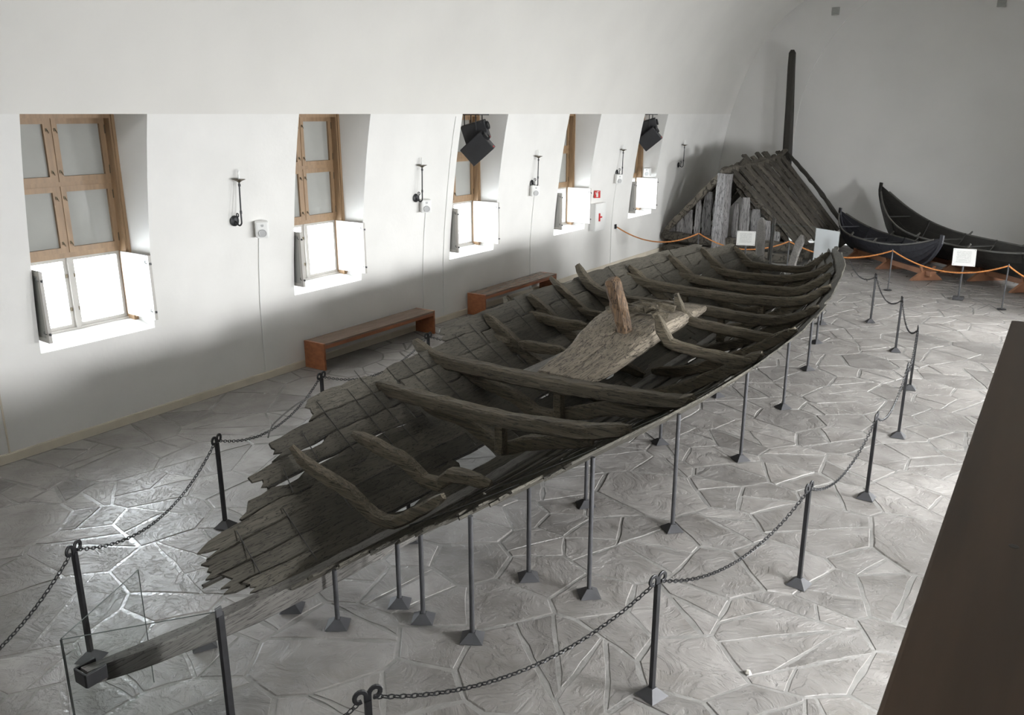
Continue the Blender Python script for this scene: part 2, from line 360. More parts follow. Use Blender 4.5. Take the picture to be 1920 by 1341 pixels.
# half width of the hall by height, from the floor to the crown of the barrel vault
LOW = [(0, 6.20), (0.7, 6.20), (1.32, 6.195), (2.0, 6.14), (2.9, 6.03), (3.53, 5.935), (4.0, 5.85), (4.4, 5.765)]
HIGH = [(4.4, 5.765), (4.85, 5.64), (5.35, 5.48), (5.95, 5.245), (6.5, 4.965), (7.13, 4.56), (7.62, 4.09), (8.08, 3.48), (8.45, 2.85), (8.8, 2.08), (9.05, 1.30), (9.2, 0.6), (9.24, 0.0)]
def half_at(z):
    for (a, b), (c, d) in zip(LOW[:-1]+HIGH[:-1], LOW[1:]+HIGH[1:]):
        if a <= z <= c: return b+(d-b)*(z-a)/max(c-a, 1e-6)
    return 0.0
WW = 1.70                       # width of a window recess
def wall_mesh(name, side, openings, thick):
    """side -1 = left, +1 = right; openings: (y0, y1, z0, z1, depth)"""
    ys = sorted(set([Y0, Y1]+[o[0] for o in openings]+[o[1] for o in openings]+list(np.arange(Y0+1, Y1, 1.5))))
    ys = [y for i, y in enumerate(ys) if i == 0 or y-ys[i-1] > 1e-4]
    zs = sorted(set([z for z, _ in LOW]+[o[2] for o in openings]+[o[3] for o in openings]))
    X = lambda z: CX + side*half_at(z)
    vs, fs, idx = [], [], {}
    def V(p):
        k = tuple(round(c, 5) for c in p)
        if k not in idx: idx[k] = len(vs); vs.append(p)
        return idx[k]
    def hole(y, z): return any(o[0] < y < o[1] and o[2] < z < o[3] for o in openings)
    for i in range(len(ys)-1):
        for j in range(len(zs)-1):
            if hole((ys[i]+ys[i+1])/2, (zs[j]+zs[j+1])/2): continue
            q = [(X(zs[j]), ys[i], zs[j]), (X(zs[j]), ys[i+1], zs[j]), (X(zs[j+1]), ys[i+1], zs[j+1]), (X(zs[j+1]), ys[i], zs[j+1])]
            fs.append([V(p) for p in q])
    mi = []
    for (a, b, z0, z1, dep) in openings:      # reveals, sloping sill and lintel
        XO = CX + side*(6.2+dep); zz = [z for z in zs if z0-1e-6 <= z <= z1+1e-6]
        for y in (a, b):
            for j in range(len(zz)-1):
                fs.append([V((X(zz[j]), y, zz[j])), V((XO, y, zz[j])), V((XO, y, zz[j+1])), V((X(zz[j+1]), y, zz[j+1]))])
        fs.append([V((X(z0), a, z0)), V((X(z0), b, z0)), V((XO, b, z0)), V((XO, a, z0))])
        fs.append([V((X(z1), a, z1)), V((X(z1), b, z1)), V((XO, b, z1)), V((XO, a, z1))])
    # outer skin keeps daylight out of the wall body
    XO = CX+side*(6.2+thick)
    for i in range(len(ys)-1):
        for j in range(len(zs)-1):
            if hole((ys[i]+ys[i+1])/2, (zs[j]+zs[j+1])/2): continue
            fs.append([V((XO, ys[i], zs[j])), V((XO, ys[i], zs[j+1])), V((XO, ys[i+1], zs[j+1])), V((XO, ys[i+1], zs[j]))])
    return tag(link_mesh(name, vs, fs, M['plaster']), kind='structure')
DEP = 0.60
RIGHT_Y = WIN_Y
left_open = [(y-WW/2, y+WW/2, 1.32, 4.4, DEP) for y in WIN_Y]
right_open = [(y-0.72, y+0.72, 1.42, 2.42, 0.46) for y in RIGHT_Y]
wall_mesh('wall_left', -1, left_open, DEP)
wall_mesh('wall_right', 1, right_open, 0.46)
for (a, b, z0, z1, d) in left_open: portal(CX-6.2-DEP-0.02, (a+b)/2, 1.95, WW-0.1, 1.1, -1)
for (a, b, z0, z1, d) in right_open: portal(CX+6.2+0.48, (a+b)/2, (z0+z1)/2, b-a, z1-z0, 1)

def ceiling():
    prof = [(CX-h, z) for z, h in HIGH]+[(CX+h, z) for z, h in reversed(HIGH[:-1])]
    n = len(prof); ys = [Y0, 5, 12, 20, 26, Y1]; vs = []; fs = []
    for y in ys: vs += [(x, y, z) for x, z in prof]
    for i in range(len(ys)-1):
        for k in range(n-1): fs.append((i*n+k, i*n+k+1, (i+1)*n+k+1, (i+1)*n+k))
    m = len(vs)                                     # outer shell, so that no daylight leaks in
    for y in ys: vs += [(CX+(x-CX)*1.13 , y, z+(0.0 if z < 4.5 else 0.35)) for x, z in prof]
    for i in range(len(ys)-1):
        for k in range(n-1): fs.append((m+i*n+k, m+(i+1)*n+k, m+(i+1)*n+k+1, m+i*n+k+1))
    o = link_mesh('ceiling', vs, fs, M['vault'], smooth=True); tag(o, kind='structure')
    return o
ceiling()

FILL_X = (-4.9,)  # unseen opening added high behind the camera to let in fill daylight
def end_wall():
    """far wall: outer arch with a shallow arched recess"""
    n = 40
    ts = [i/n for i in range(n+1)]
    full = [(0, 6.2)]+LOW[1:]+HIGH[1:]
    L_ = [(CX-h, z) for z, h in full]; outer = L_+[(2*CX-x, z) for x, z in reversed(L_[:-1])]
    inner_h = [(0, 3.46), (3.0, 3.46), (3.93, 3.44), (5.0, 3.30), (6.0, 2.97), (6.94, 2.45), (7.5, 2.0), (7.95, 1.47), (8.25, 0.95), (8.38, 0.5), (8.43, 0.0)]
    Li = [(CX-h, z) for z, h in inner_h]; inner = Li+[(2*CX-x, z) for x, z in reversed(Li[:-1])]
    bm = bmesh.new(); d = 0.05
    vo = [bm.verts.new((x, Y1, z)) for x, z in outer]; vi = [bm.verts.new((x, Y1, z)) for x, z in inner]; vd = [bm.verts.new((x, Y1+d, z)) for x, z in inner]
    eo = [bm.edges.new((vo[i], vo[i+1])) for i in range(len(vo)-1)]
    ei = [bm.edges.new((vi[i], vi[i+1])) for i in range(len(vi)-1)]
    e1 = bm.edges.new((vo[0], vi[0])); e2 = bm.edges.new((vo[-1], vi[-1]))
    bmesh.ops.triangle_fill(bm, edges=eo+ei+[e1, e2], use_beauty=True)
    for i in range(len(vi)-1): bm.faces.new((vi[i], vi[i+1], vd[i+1], vd[i]))
    bm.faces.new(vd)
    me = bpy.data.meshes.new('wall_far'); bm.to_mesh(me); bm.free(); me.materials.append(M['endwall'])
    o = bpy.data.objects.new('wall_far', me); COL.objects.link(o); tag(o, kind='structure')
    b2 = MB().box((CX, Y1+0.2, 4.7), (13.4, 0.2, 10.0)); b2.f = b2.f
    tag(b2.build('wall_far_core', M['endwall']), kind='structure')
    nw = MB(); zs_ = (6.5, 8.3)
    nw.span((-12, Y0-.3, -.2), (2.2, Y0, zs_[0])).span((-12, Y0-.3, zs_[1]), (2.2, Y0, 9.8))
    e = -12.0
    for xc in FILL_X: nw.span((e, Y0-.3, zs_[0]), (xc-.6, Y0, zs_[1])); e = xc+.6
    nw.span((e, Y0-.3, zs_[0]), (2.2, Y0, zs_[1]))
    tag(nw.build('wall_near', M['plaster']), kind='structure')
    for xc in FILL_X:
        p = portal(xc, Y0-.32, 7.4, 1.2, 1.8, 1); p.rotation_euler = (math.pi/2, 0, math.pi)  # portal of the added fill opening
end_wall()
tag(MB().span((CX-6.2, Y0, 0.0), (CX-6.165, Y1, 0.115)).span((CX-6.2, Y0, 0.115), (CX-6.175, Y1, 0.125)).build('baseboard_left', M['skirting']), kind='structure')

# ------------------------------------------------------------------ flagstone floor
def cam_px(x, y, z=0.0):
    d = Vector((x, y, z))-cam.location
    fw = Vector((-math.sin(YAW)*math.cos(PITCH), math.cos(YAW)*math.cos(PITCH), -math.sin(PITCH))); rt = Vector((math.cos(YAW), math.sin(YAW), 0)); up = rt.cross(fw)
    w = d.dot(fw)
    return (d.dot(rt)/w, d.dot(up)/w, w) if w > 0.1 else (9, 9, -1)
def make_floor():
    floor = MB().box((CX, (Y0+Y1)/2, -0.1), (13.4, Y1-Y0, 0.2)).build('floor', M['mortar']); tag(floor, kind='structure')
    r = random.Random(21)
    xa, xb, ya, yb = CX-6.14, CX+6.2, 0.2, Y1-0.05
    seeds = []
    tries = 0
    while tries < 16000:                       # flags of very different sizes
        tries += 1
        x, y = r.uniform(xa, xb), r.uniform(ya, yb); rad = r.choice((0.24, 0.34, 0.44, 0.54, 0.66))
        if all((x-a)**2+((y-b)*1.0)**2 > ((rad+q)*0.86)**2 for a, b, q in seeds): seeds.append((x, y, rad))
    S = np.array(seeds); built = []; cells = []
    for i, (x, y, rad) in enumerate(seeds):
        poly = [(xa, ya), (xb, ya), (xb, yb), (xa, yb)]
        d2 = (S[:, 0]-x)**2+(S[:, 1]-y)**2
        gap = r.uniform(0.006, 0.018)
        for j in np.argsort(d2)[1:26]:
            bx, by, br = seeds[j]; nx, ny = bx-x, by-y; dd = math.hypot(nx, ny); nx /= dd; ny /= dd
            h = dd/2+(rad*rad-br*br)/(2*dd)-gap                  # power diagram, minus half the joint
            out = []
            for k in range(len(poly)):
                p, q = poly[k], poly[(k+1) % len(poly)]
                sp = (p[0]-x)*nx+(p[1]-y)*ny-h; sq = (q[0]-x)*nx+(q[1]-y)*ny-h
                if sp <= 0: out.append(p)
                if sp*sq < 0: t = sp/(sp-sq); out.append((p[0]+(q[0]-p[0])*t, p[1]+(q[1]-p[1])*t))
            poly = out
            if len(poly) < 3: break
        if len(poly) < 3: continue
        cells.append((poly, gap))
    queue = list(cells); cells = []
    while queue:                                # some flags are split again by an oblique joint
        poly, gap = queue.pop(); ar = abs(sum(poly[k][0]*poly[(k+1) % len(poly)][1]-poly[(k+1) % len(poly)][0]*poly[k][1] for k in range(len(poly))))/2
        if ar > 0.18 and r.random() < min(0.8, 0.25+ar*0.6):
            x = sum(p[0] for p in poly)/len(poly)+r.uniform(-.12, .12); y = sum(p[1] for p in poly)/len(poly)+r.uniform(-.12, .12); a = r.uniform(0, 2*math.pi); nx, ny = math.cos(a), math.sin(a)
            for sg in (1, -1):
                out = []
                for k in range(len(poly)):
                    p, q = poly[k], poly[(k+1) % len(poly)]
                    sp = sg*((p[0]-x)*nx+(p[1]-y)*ny)+gap; sq = sg*((q[0]-x)*nx+(q[1]-y)*ny)+gap
                    if sp <= 0: out.append(p)
                    if sp*sq < 0: t = sp/(sp-sq); out.append((p[0]+(q[0]-p[0])*t, p[1]+(q[1]-p[1])*t))
                if len(out) > 2: queue.append((out, gap)) if ar > 0.6 else cells.append((out, gap))
        else: cells.append((poly, gap))
    for poly, gap in cells:
        pts = []
        for k in range(len(poly)):
            p, q = poly[k], poly[(k+1) % len(poly)]; ln = math.hypot(q[0]-p[0], q[1]-p[1])
            if ln < 0.03: continue
            m = max(1, int(ln/0.16)); nx, ny = -(q[1]-p[1])/ln, (q[0]-p[0])/ln
            for s_ in range(m):
                t = s_/m; w = r.uniform(-0.004, 0.020) if s_ else r.uniform(0.0, 0.012)
                pts.append((p[0]+(q[0]-p[0])*t+nx*w, p[1]+(q[1]-p[1])*t+ny*w))
        if len(pts) < 4: continue
        cx = sum(p[0] for p in pts)/len(pts); cy = sum(p[1] for p in pts)/len(pts)
        area = abs(sum(pts[k][0]*pts[(k+1) % len(pts)][1]-pts[(k+1) % len(pts)][0]*pts[k][1] for k in range(len(pts))))/2
        hgt = r.uniform(0.003, 0.0065); tx, ty = r.uniform(-0.006, 0.006), r.uniform(-0.006, 0.006); n = len(pts)
        vs = [(p[0]-cx, p[1]-cy, 0.0) for p in pts]
        vs += [((p[0]-cx)*0.975, (p[1]-cy)*0.975, hgt+tx*(p[0]-cx)+ty*(p[1]-cy)) for p in pts]
        fs = [tuple(range(n, 2*n))]+[(k, (k+1) % n, n+(k+1) % n, n+k) for k in range(n)]
        u, v, w = cam_px(cx, cy)
        size = area/(w*w)*4.4/w if (w > 0 and abs(u) < 0.68 and abs(v) < 0.50) else 0.0
        built.append((size, cx, cy, vs, fs))
    built.sort(key=lambda b: -b[0])
    rest = MB()
    for k, (size, cx, cy, vs, fs) in enumerate(built):
        if k < 298 and size > 0:
            o = link_mesh('stone', vs, fs, M['stone']); o.location = (cx, cy, 0); o.parent = floor
        else:
            rest.add([(p[0]+cx, p[1]+cy, p[2]) for p in vs], fs)
    o = rest.build('stones', M['stone'], floor); o['kind'] = 'stuff'
make_floor()

# ------------------------------------------------------------------ windows of the left wall
def make_window(k, yc):
    """yc: centre; timber frame set back in the recess, four closed sashes, two casements swung into the hall"""
    W = tag(thing('window_%d' % k, None, None, (CX-6.6, yc, 1.4)), kind='structure')
    xf = -11.62                                   # room face of the sashes
    a, b = yc-WW/2, yc+WW/2; J = 0.07
    fr = MB()                                     # deep box frame, its lining standing out into the recess
    fr.span((xf-0.08, a-.03, 1.30), (-11.47, a+J, 4.43)).span((xf-0.08, b-J, 1.30), (-11.47, b+.03, 4.43)).span((xf-0.08, a+J, 4.345), (-11.47, b-J, 4.43))
    fr.span((-11.47, b-.045, 1.46), (-11.445, b-.001, 4.398)).span((-11.47, a+.001, 1.46), (-11.445, a+.045, 4.398))
    fr.span((xf-0.07, a+J, 3.44), (xf+.012, b-J, 3.50)).span((xf-0.07, a+J, 2.46), (xf+.012, b-J, 2.53)).span((xf-0.068, yc-0.022, 2.53), (xf+.010, yc+0.022, 4.345))
    fr.build('window_frame', M['frame'], W)
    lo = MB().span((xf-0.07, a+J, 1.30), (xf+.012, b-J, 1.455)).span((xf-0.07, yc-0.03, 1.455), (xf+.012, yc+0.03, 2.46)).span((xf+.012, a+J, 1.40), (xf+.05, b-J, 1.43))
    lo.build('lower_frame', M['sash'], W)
    sl = MB().prism([(-11.60, 1.43), (-11.42, 1.415), (-11.09, 1.335), (-11.09, 1.315), (-11.60, 1.315)], 1, a+.002, b-.002)
    sl.build('window_sill', M['plaster'], W)
    for (z0, z1) in ((3.50, 4.345), (2.53, 3.44)):
        for s in (-1, 1):
            y0, y1 = (a+J, yc-.022) if s < 0 else (yc+.022, b-J)
            m = MB(); t = 0.075; x0, x1 = xf-0.05, xf+0.02
            m.span((x0, y0, z0), (x1, y0+t, z1)).span((x0, y1-t, z0), (x1, y1, z1)).span((x0, y0+t, z0), (x1-.001, y1-t, z0+t)).span((x0, y0+t, z1-t), (x1-.001, y1-t, z1))
            sash = m.build('sash', M['frame'], W)
            MB().span((xf-0.035, y0+t, z0+t), (xf-0.02, y1-t, z1-t)).build('pane', M['cloth'], sash)
            lt = MB()
            for zz in (z0+0.14, z1-0.15):
                yy = y1-0.035 if s < 0 else y0+0.035
                lt.box((x1+.006, yy, zz), (.012, .02, .04)).tube([(x1+.014, yy, zz+.01), (x1+.024, yy+.012, zz-.025), (x1+.018, yy+.022, zz-.045)], .005, 5)
                yh = y0+0.004 if s < 0 else y1-0.004
                lt.tube([(x1+.004, yh, zz-.06), (x1+.004, yh, zz+.06)], .008, 6)
            lt.build('latch', M['brass'], sash)
    # fixed outer glazing of the bottom row
    for s in (-1, 1):
        y0, y1 = (a+J, yc-.03) if s < 0 else (yc+.03, b-J)
        m = MB(); t = 0.05; x0, x1 = xf-0.08, xf-0.03; z0, z1 = 1.455, 2.46
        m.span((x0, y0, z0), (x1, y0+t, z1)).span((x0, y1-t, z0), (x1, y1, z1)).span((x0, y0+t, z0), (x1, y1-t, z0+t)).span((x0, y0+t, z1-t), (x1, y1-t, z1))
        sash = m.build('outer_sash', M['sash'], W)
        MB().span((xf-0.06, y0+t, z0+t), (xf-0.055, y1-t, z1-t)).build('pane', M['glass'], sash)
        MB().box((x1+.01, y1-.025 if s < 0 else y0+.025, 1.72), (.02, .025, .05)).box((x1+.01, y1-.025 if s < 0 else y0+.025, 2.2), (.02, .025, .05)).build('latch', M['brass'], sash)
    # the two inner casements, open at right angles to the wall
    for s in (-1, 1):
        yh = a+0.09 if s < 0 else b-0.06
        ang = -0.06 if s < 0 else -0.05
        R = Matrix.Rotation(ang, 3, 'Z'); H = Vector((-11.60, yh, 1.50)); wd, ht, th = 0.73, 0.95, 0.045
        def T(m):
            for i, p in enumerate(m.v): m.v[i] = tuple(R @ Vector(p) + H)
            return m
        m = MB(); t = 0.06
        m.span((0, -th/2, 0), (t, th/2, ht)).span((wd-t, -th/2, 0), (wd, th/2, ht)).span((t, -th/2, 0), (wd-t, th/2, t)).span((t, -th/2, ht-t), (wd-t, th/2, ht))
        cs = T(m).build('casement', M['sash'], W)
        qa, qb = ((-.012, -.006), (.006, .012))
        pa, pb = ('cloth', 'blind') if s < 0 else ('blind', 'cloth')      # white lining outside, grey cloth on the room side
        T(MB().span((t, qa[0]-.006, t), (wd-t, qa[1], ht-t))).build('pane', M[pa], cs); T(MB().span((t, qb[0], t), (wd-t, qb[1]+.006, ht-t))).build('pane', M[pb], cs)
        hb = MB()
        for zz in (0.12, ht-0.12): hb.box((wd+.012, 0, zz), (.025, .02, .03)); hb.tube([(wd-.03, -th/2-.004, zz), (wd-.03, -th/2-.035, zz+.02), (wd-.03, -th/2-.03, zz+.05)], .006, 5)
        T(hb).build('latch', M['iron'], cs)
    return W
for i, y in enumerate(WIN_Y): make_window(i+1, y)
# simple glazing of the openings that stay out of the picture is left out; the openings themselves let the daylight in

# ------------------------------------------------------------------ balcony parapet beside the camera
pp = MB().bbox((0.215, 1.6, 3.47), (0.68, 5.46, 0.06), 0.008)
pp = pp.build('trim_1', M['parapet']); tag(pp, kind='structure')
MB().span((-0.04, -1.1, 2.4), (0.02, 4.30, 3.44)).build('parapet_board', M['parapet'], pp)
for (x, y, s) in ((0.105, 3.05, 1.0), (0.02, 1.95, 1.5)):
    MB().lathe([(0.008*s, 3.4995), (0.006*s, 3.5006)], (x, y, 0), 10).build('knot', M['knot'], pp)

# ------------------------------------------------------------------ the ship
def itp(tab):
    ys = [t[0] for t in tab]; vs = [t[1] for t in tab]
    return lambda y: float(np.interp(y, ys, vs))
SY = [2.45, 3.0, 3.7, 4.4, 5.1, 6.2, 7.5, 8.6, 10.0, 12.0, 13.6, 15.2, 17.2, 18.5, 19.5, 20.4]
kc = itp(list(zip(SY, [-5.03, -5.035, -5.04, -5.04, -5.05, -5.06, -5.08, -5.1, -5.12, -5.17, -5.2, -5.22, -5.25, -5.28, -5.29, -5.30])))
kz = itp(list(zip(SY, [.80, .71, .61, .53, .48, .40, .36, .34, .32, .32, .33, .36, .42, .50, .62, .75])))
hb_ = itp(list(zip(SY, [.9, 1.1, 1.3, 1.45, 1.62, 1.83, 1.99, 2.13, 2.22, 2.29, 2.22, 2.05, 1.78, 1.45, 1.10, .7])))
hs = itp(list(zip(SY, [1.2, 1.2, 1.24, 1.36, 1.42, 1.46, 1.42, 1.41, 1.40, 1.40, 1.42, 1.47, 1.52, 1.56, 1.60, 1.64])))
hp = itp(list(zip(SY, [1, 1, 1, 1.02, 1.05, 1.12, 1.28, 1.4, 1.55, 1.65, 1.6, 1.5, 1.4, 1.3, 1.2, 1.1])))
def hull(side, t, y):
    """side -1 left, +1 right; t 0 keel .. 1 sheer"""
    t = max(t, 0.0)
    return Vector((kc(y)+side*hb_(y)*t, y, kz(y)+(hs(y)-kz(y))*(t**hp(y)) + (0.03 if side < 0 else 0.012)*t))
def hull_z(x, y):
    o = x-kc(y); s = 1 if o > 0 else -1
    return hull(s, abs(o)/hb_(y), y).z

ship = thing('viking_ship', 'long dark weathered wooden ship hull with open frames on slim iron rods', 'ship', (-5.1, 11.4, 0))
NS = 9
starts = {-1: [3.85, 3.62, 3.58, 3.74, 4.30, 4.62, 5.05, 5.85, 9.0], 1: [4.12, 4.5, 4.78, 4.88, 4.94, 5.02, 5.12, 5.3, 5.75]}
ends = {-1: [20.2, 20.1, 20.0, 19.95, 19.85, 19.7, 19.4, 19.2, 18.2], 1: [20.2, 20.1, 20.05, 20.0, 19.9, 19.75, 19.65, 19.55, 19.4]}
def plank(side, k, y0, y1, rag0, rag1, seed, lo_open=0.0, hi_open=0.0):
    r = random.Random(seed)
    n = max(2, int((y1-y0)/0.17)); t0, t1 = k/NS+lo_open, (k+1)/NS-hi_open
    if k == 0: t0 = 0.035
    cols = 6 if rag0 > .1 or rag1 > .1 else 3; top = []; bot = []
    e0 = [r.uniform(0, rag0) for _ in range(cols+1)]; e1 = [r.uniform(0, rag1) for _ in range(cols+1)]
    n = max(n, 6); wob = [r.uniform(-0.006, 0.006) for _ in range(n+1)]; slit = r.randrange(1, n) if r.random() < 0.55 and n > 6 else -9
    w2 = [r.uniform(-0.006, 0.006) for _ in range(n+1)]
    for i in range(n+1):
        for c in range(cols+1):
            f = c/cols; yy0 = y0+e0[c]; yy1 = y1-e1[c]; y = yy0+(yy1-yy0)*i/n
            t = t0+(t1-t0)*f
            if c == 0: t += w2[i]*0.8
            if c == cols: t += (0.014+wob[i]) if i != slit and i != slit+1 else -0.012
            p = hull(side, t, y)
            q = hull(side, t+0.01, y)-hull(side, t-0.01 if t > .01 else t, y)
            nrm = Vector((-q.z*side, 0, abs(q.x))).normalized()
            lap = -0.042*(1-f)+0.004
            top.append(p+nrm*lap); bot.append(p+nrm*(lap-0.024))
    vs = top+bot; W = cols+1; m = len(top); fs = []
    for i in range(n):
        for c in range(cols):
            a = i*W+c; q = (a, a+1, a+W+1, a+W)
            fs.append(q if side < 0 else q[::-1]); fs.append(tuple(m+j for j in (q[::-1] if side < 0 else q)))
    rim = [i*W for i in range(n+1)]+[n*W+c for c in range(1, W)]+[i*W+W-1 for i in range(n-1, -1, -1)]+[c for c in range(W-2, 0, -1)]
    for j in range(len(rim)): a, b = rim[j], rim[(j+1) % len(rim)]; fs.append((a, m+a, m+b, b))
    link_mesh('plank', vs, fs, M['ship'], ship, smooth=False)
    if k > 0:                                             # near-black tube drawn as the shadow line of the lap, missing in places
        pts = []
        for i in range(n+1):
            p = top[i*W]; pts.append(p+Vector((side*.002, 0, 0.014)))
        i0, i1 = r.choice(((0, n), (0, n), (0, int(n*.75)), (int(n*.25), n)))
        if i1-i0 > 1: MB().tube(pts[i0:i1+1], [0.0100+r.uniform(-.002, .003) for _ in range(i1-i0+1)], 5).build('seam_shade_line', M['pole'], ship)
for side in (-1, 1):
    for k in range(NS):
        r = random.Random(100+k*7+(side > 0)*50)
        y = starts[side][k]; ye = ends[side][k]; cuts = [y]
        nxt = y+r.uniform(1.6, 3.2)
        while nxt < ye-1.0:
            cuts.append(nxt); nxt += r.uniform(2.0, 3.4)
        cuts.append(ye)
        for j in range(len(cuts)-1):
            lo = 0.0; hi = 0.0
            if r.random() < 0.3: hi = r.choice((0.012, 0.02))
            first, last = j == 0, j == len(cuts)-2
            a, b = cuts[j]+(0 if first else 0.008), cuts[j+1]-(0 if last else 0.006)
            if side < 0 and k == 1 and a < 7.5 < b:         # the lost piece beside the keel near the bow
                plank(side, k, a, 7.16, 0.16 if first else 0.02, 0.07, r.random()); plank(side, k, 7.78, b, 0.06, 0.02, r.random()); continue
            if side < 0 and k == 4 and first: hi = 0.03
            plank(side, k, a, b, 0.22 if first else 0.015, 0.25 if last else 0.015, r.random(), lo, hi)
# keel and stem: one long timber from the bow tip to the stern
def timber(pts, hw, hh, name, parent, m, jit=0.006, up=(0, 0, 1), seed=1, step=0.16, taper=True, chamfer=0.3):
    L_ = smooth_line(pts, step); n = len(L_); ws, hs_ = [], []
    for i in range(n):
        f = min(i, n-1-i)/max(1, n-1); s_ = (0.72+0.28*min(1, f*7))*(0.6 if i in (0, n-1) else 1) if taper else 1.0
        ws.append(hw*s_); hs_.append(hh*s_)
    return MB().sweep(L_, ws, hs_, up, jit, chamfer, seed).build(name, m, parent)
kp = [(kc(y), y, kz(y)-0.085+(0.05 if y < 2.6 else 0.02 if y < 3 else 0)) for y in (2.405, 2.8, 3.3, 3.8, 4.4, 5.1, 6.2, 7.5, 9, 11, 13, 15, 17, 18.5, 19.6, 20.3)]
_L = smooth_line(kp, .16); _w = [0.048+0.027*min(1, k/9) for k in range(len(_L))]; _h = [0.055+0.04*min(1, k/9) for k in range(len(_L))]
MB().sweep(_L, _w, _h, None, 0.005, 0.18, 3).build('keel', M['keel'], ship)
timber([(kc(20.2), 20.2, .62), (kc(20.2)+.02, 20.35, 1.0), (kc(20.2)+.16, 20.45, 1.62)], 0.09, 0.07, 'sternpost', ship, M['keel'], 0.012, up=(0, 1, 0), seed=4)
bk = MB().bbox((-5.095, 2.46, 0.765), (0.02, 0.15, 0.10), .005).bbox((-4.965, 2.46, 0.765), (0.02, 0.15, 0.10), .005).bbox((-5.03, 2.39, 0.765), (0.13, 0.02, 0.10), .005)
bk.build('end_bracket', M['iron'], ship)
MB().lathe([(.018, -.952), (.018, -.94), (.006, -.935)], (0, 0, 0), 10, 'x').build('bolt', M['white'], ship).location = (0+5.1-5.1, 2.42-11.4+11.4, .765)

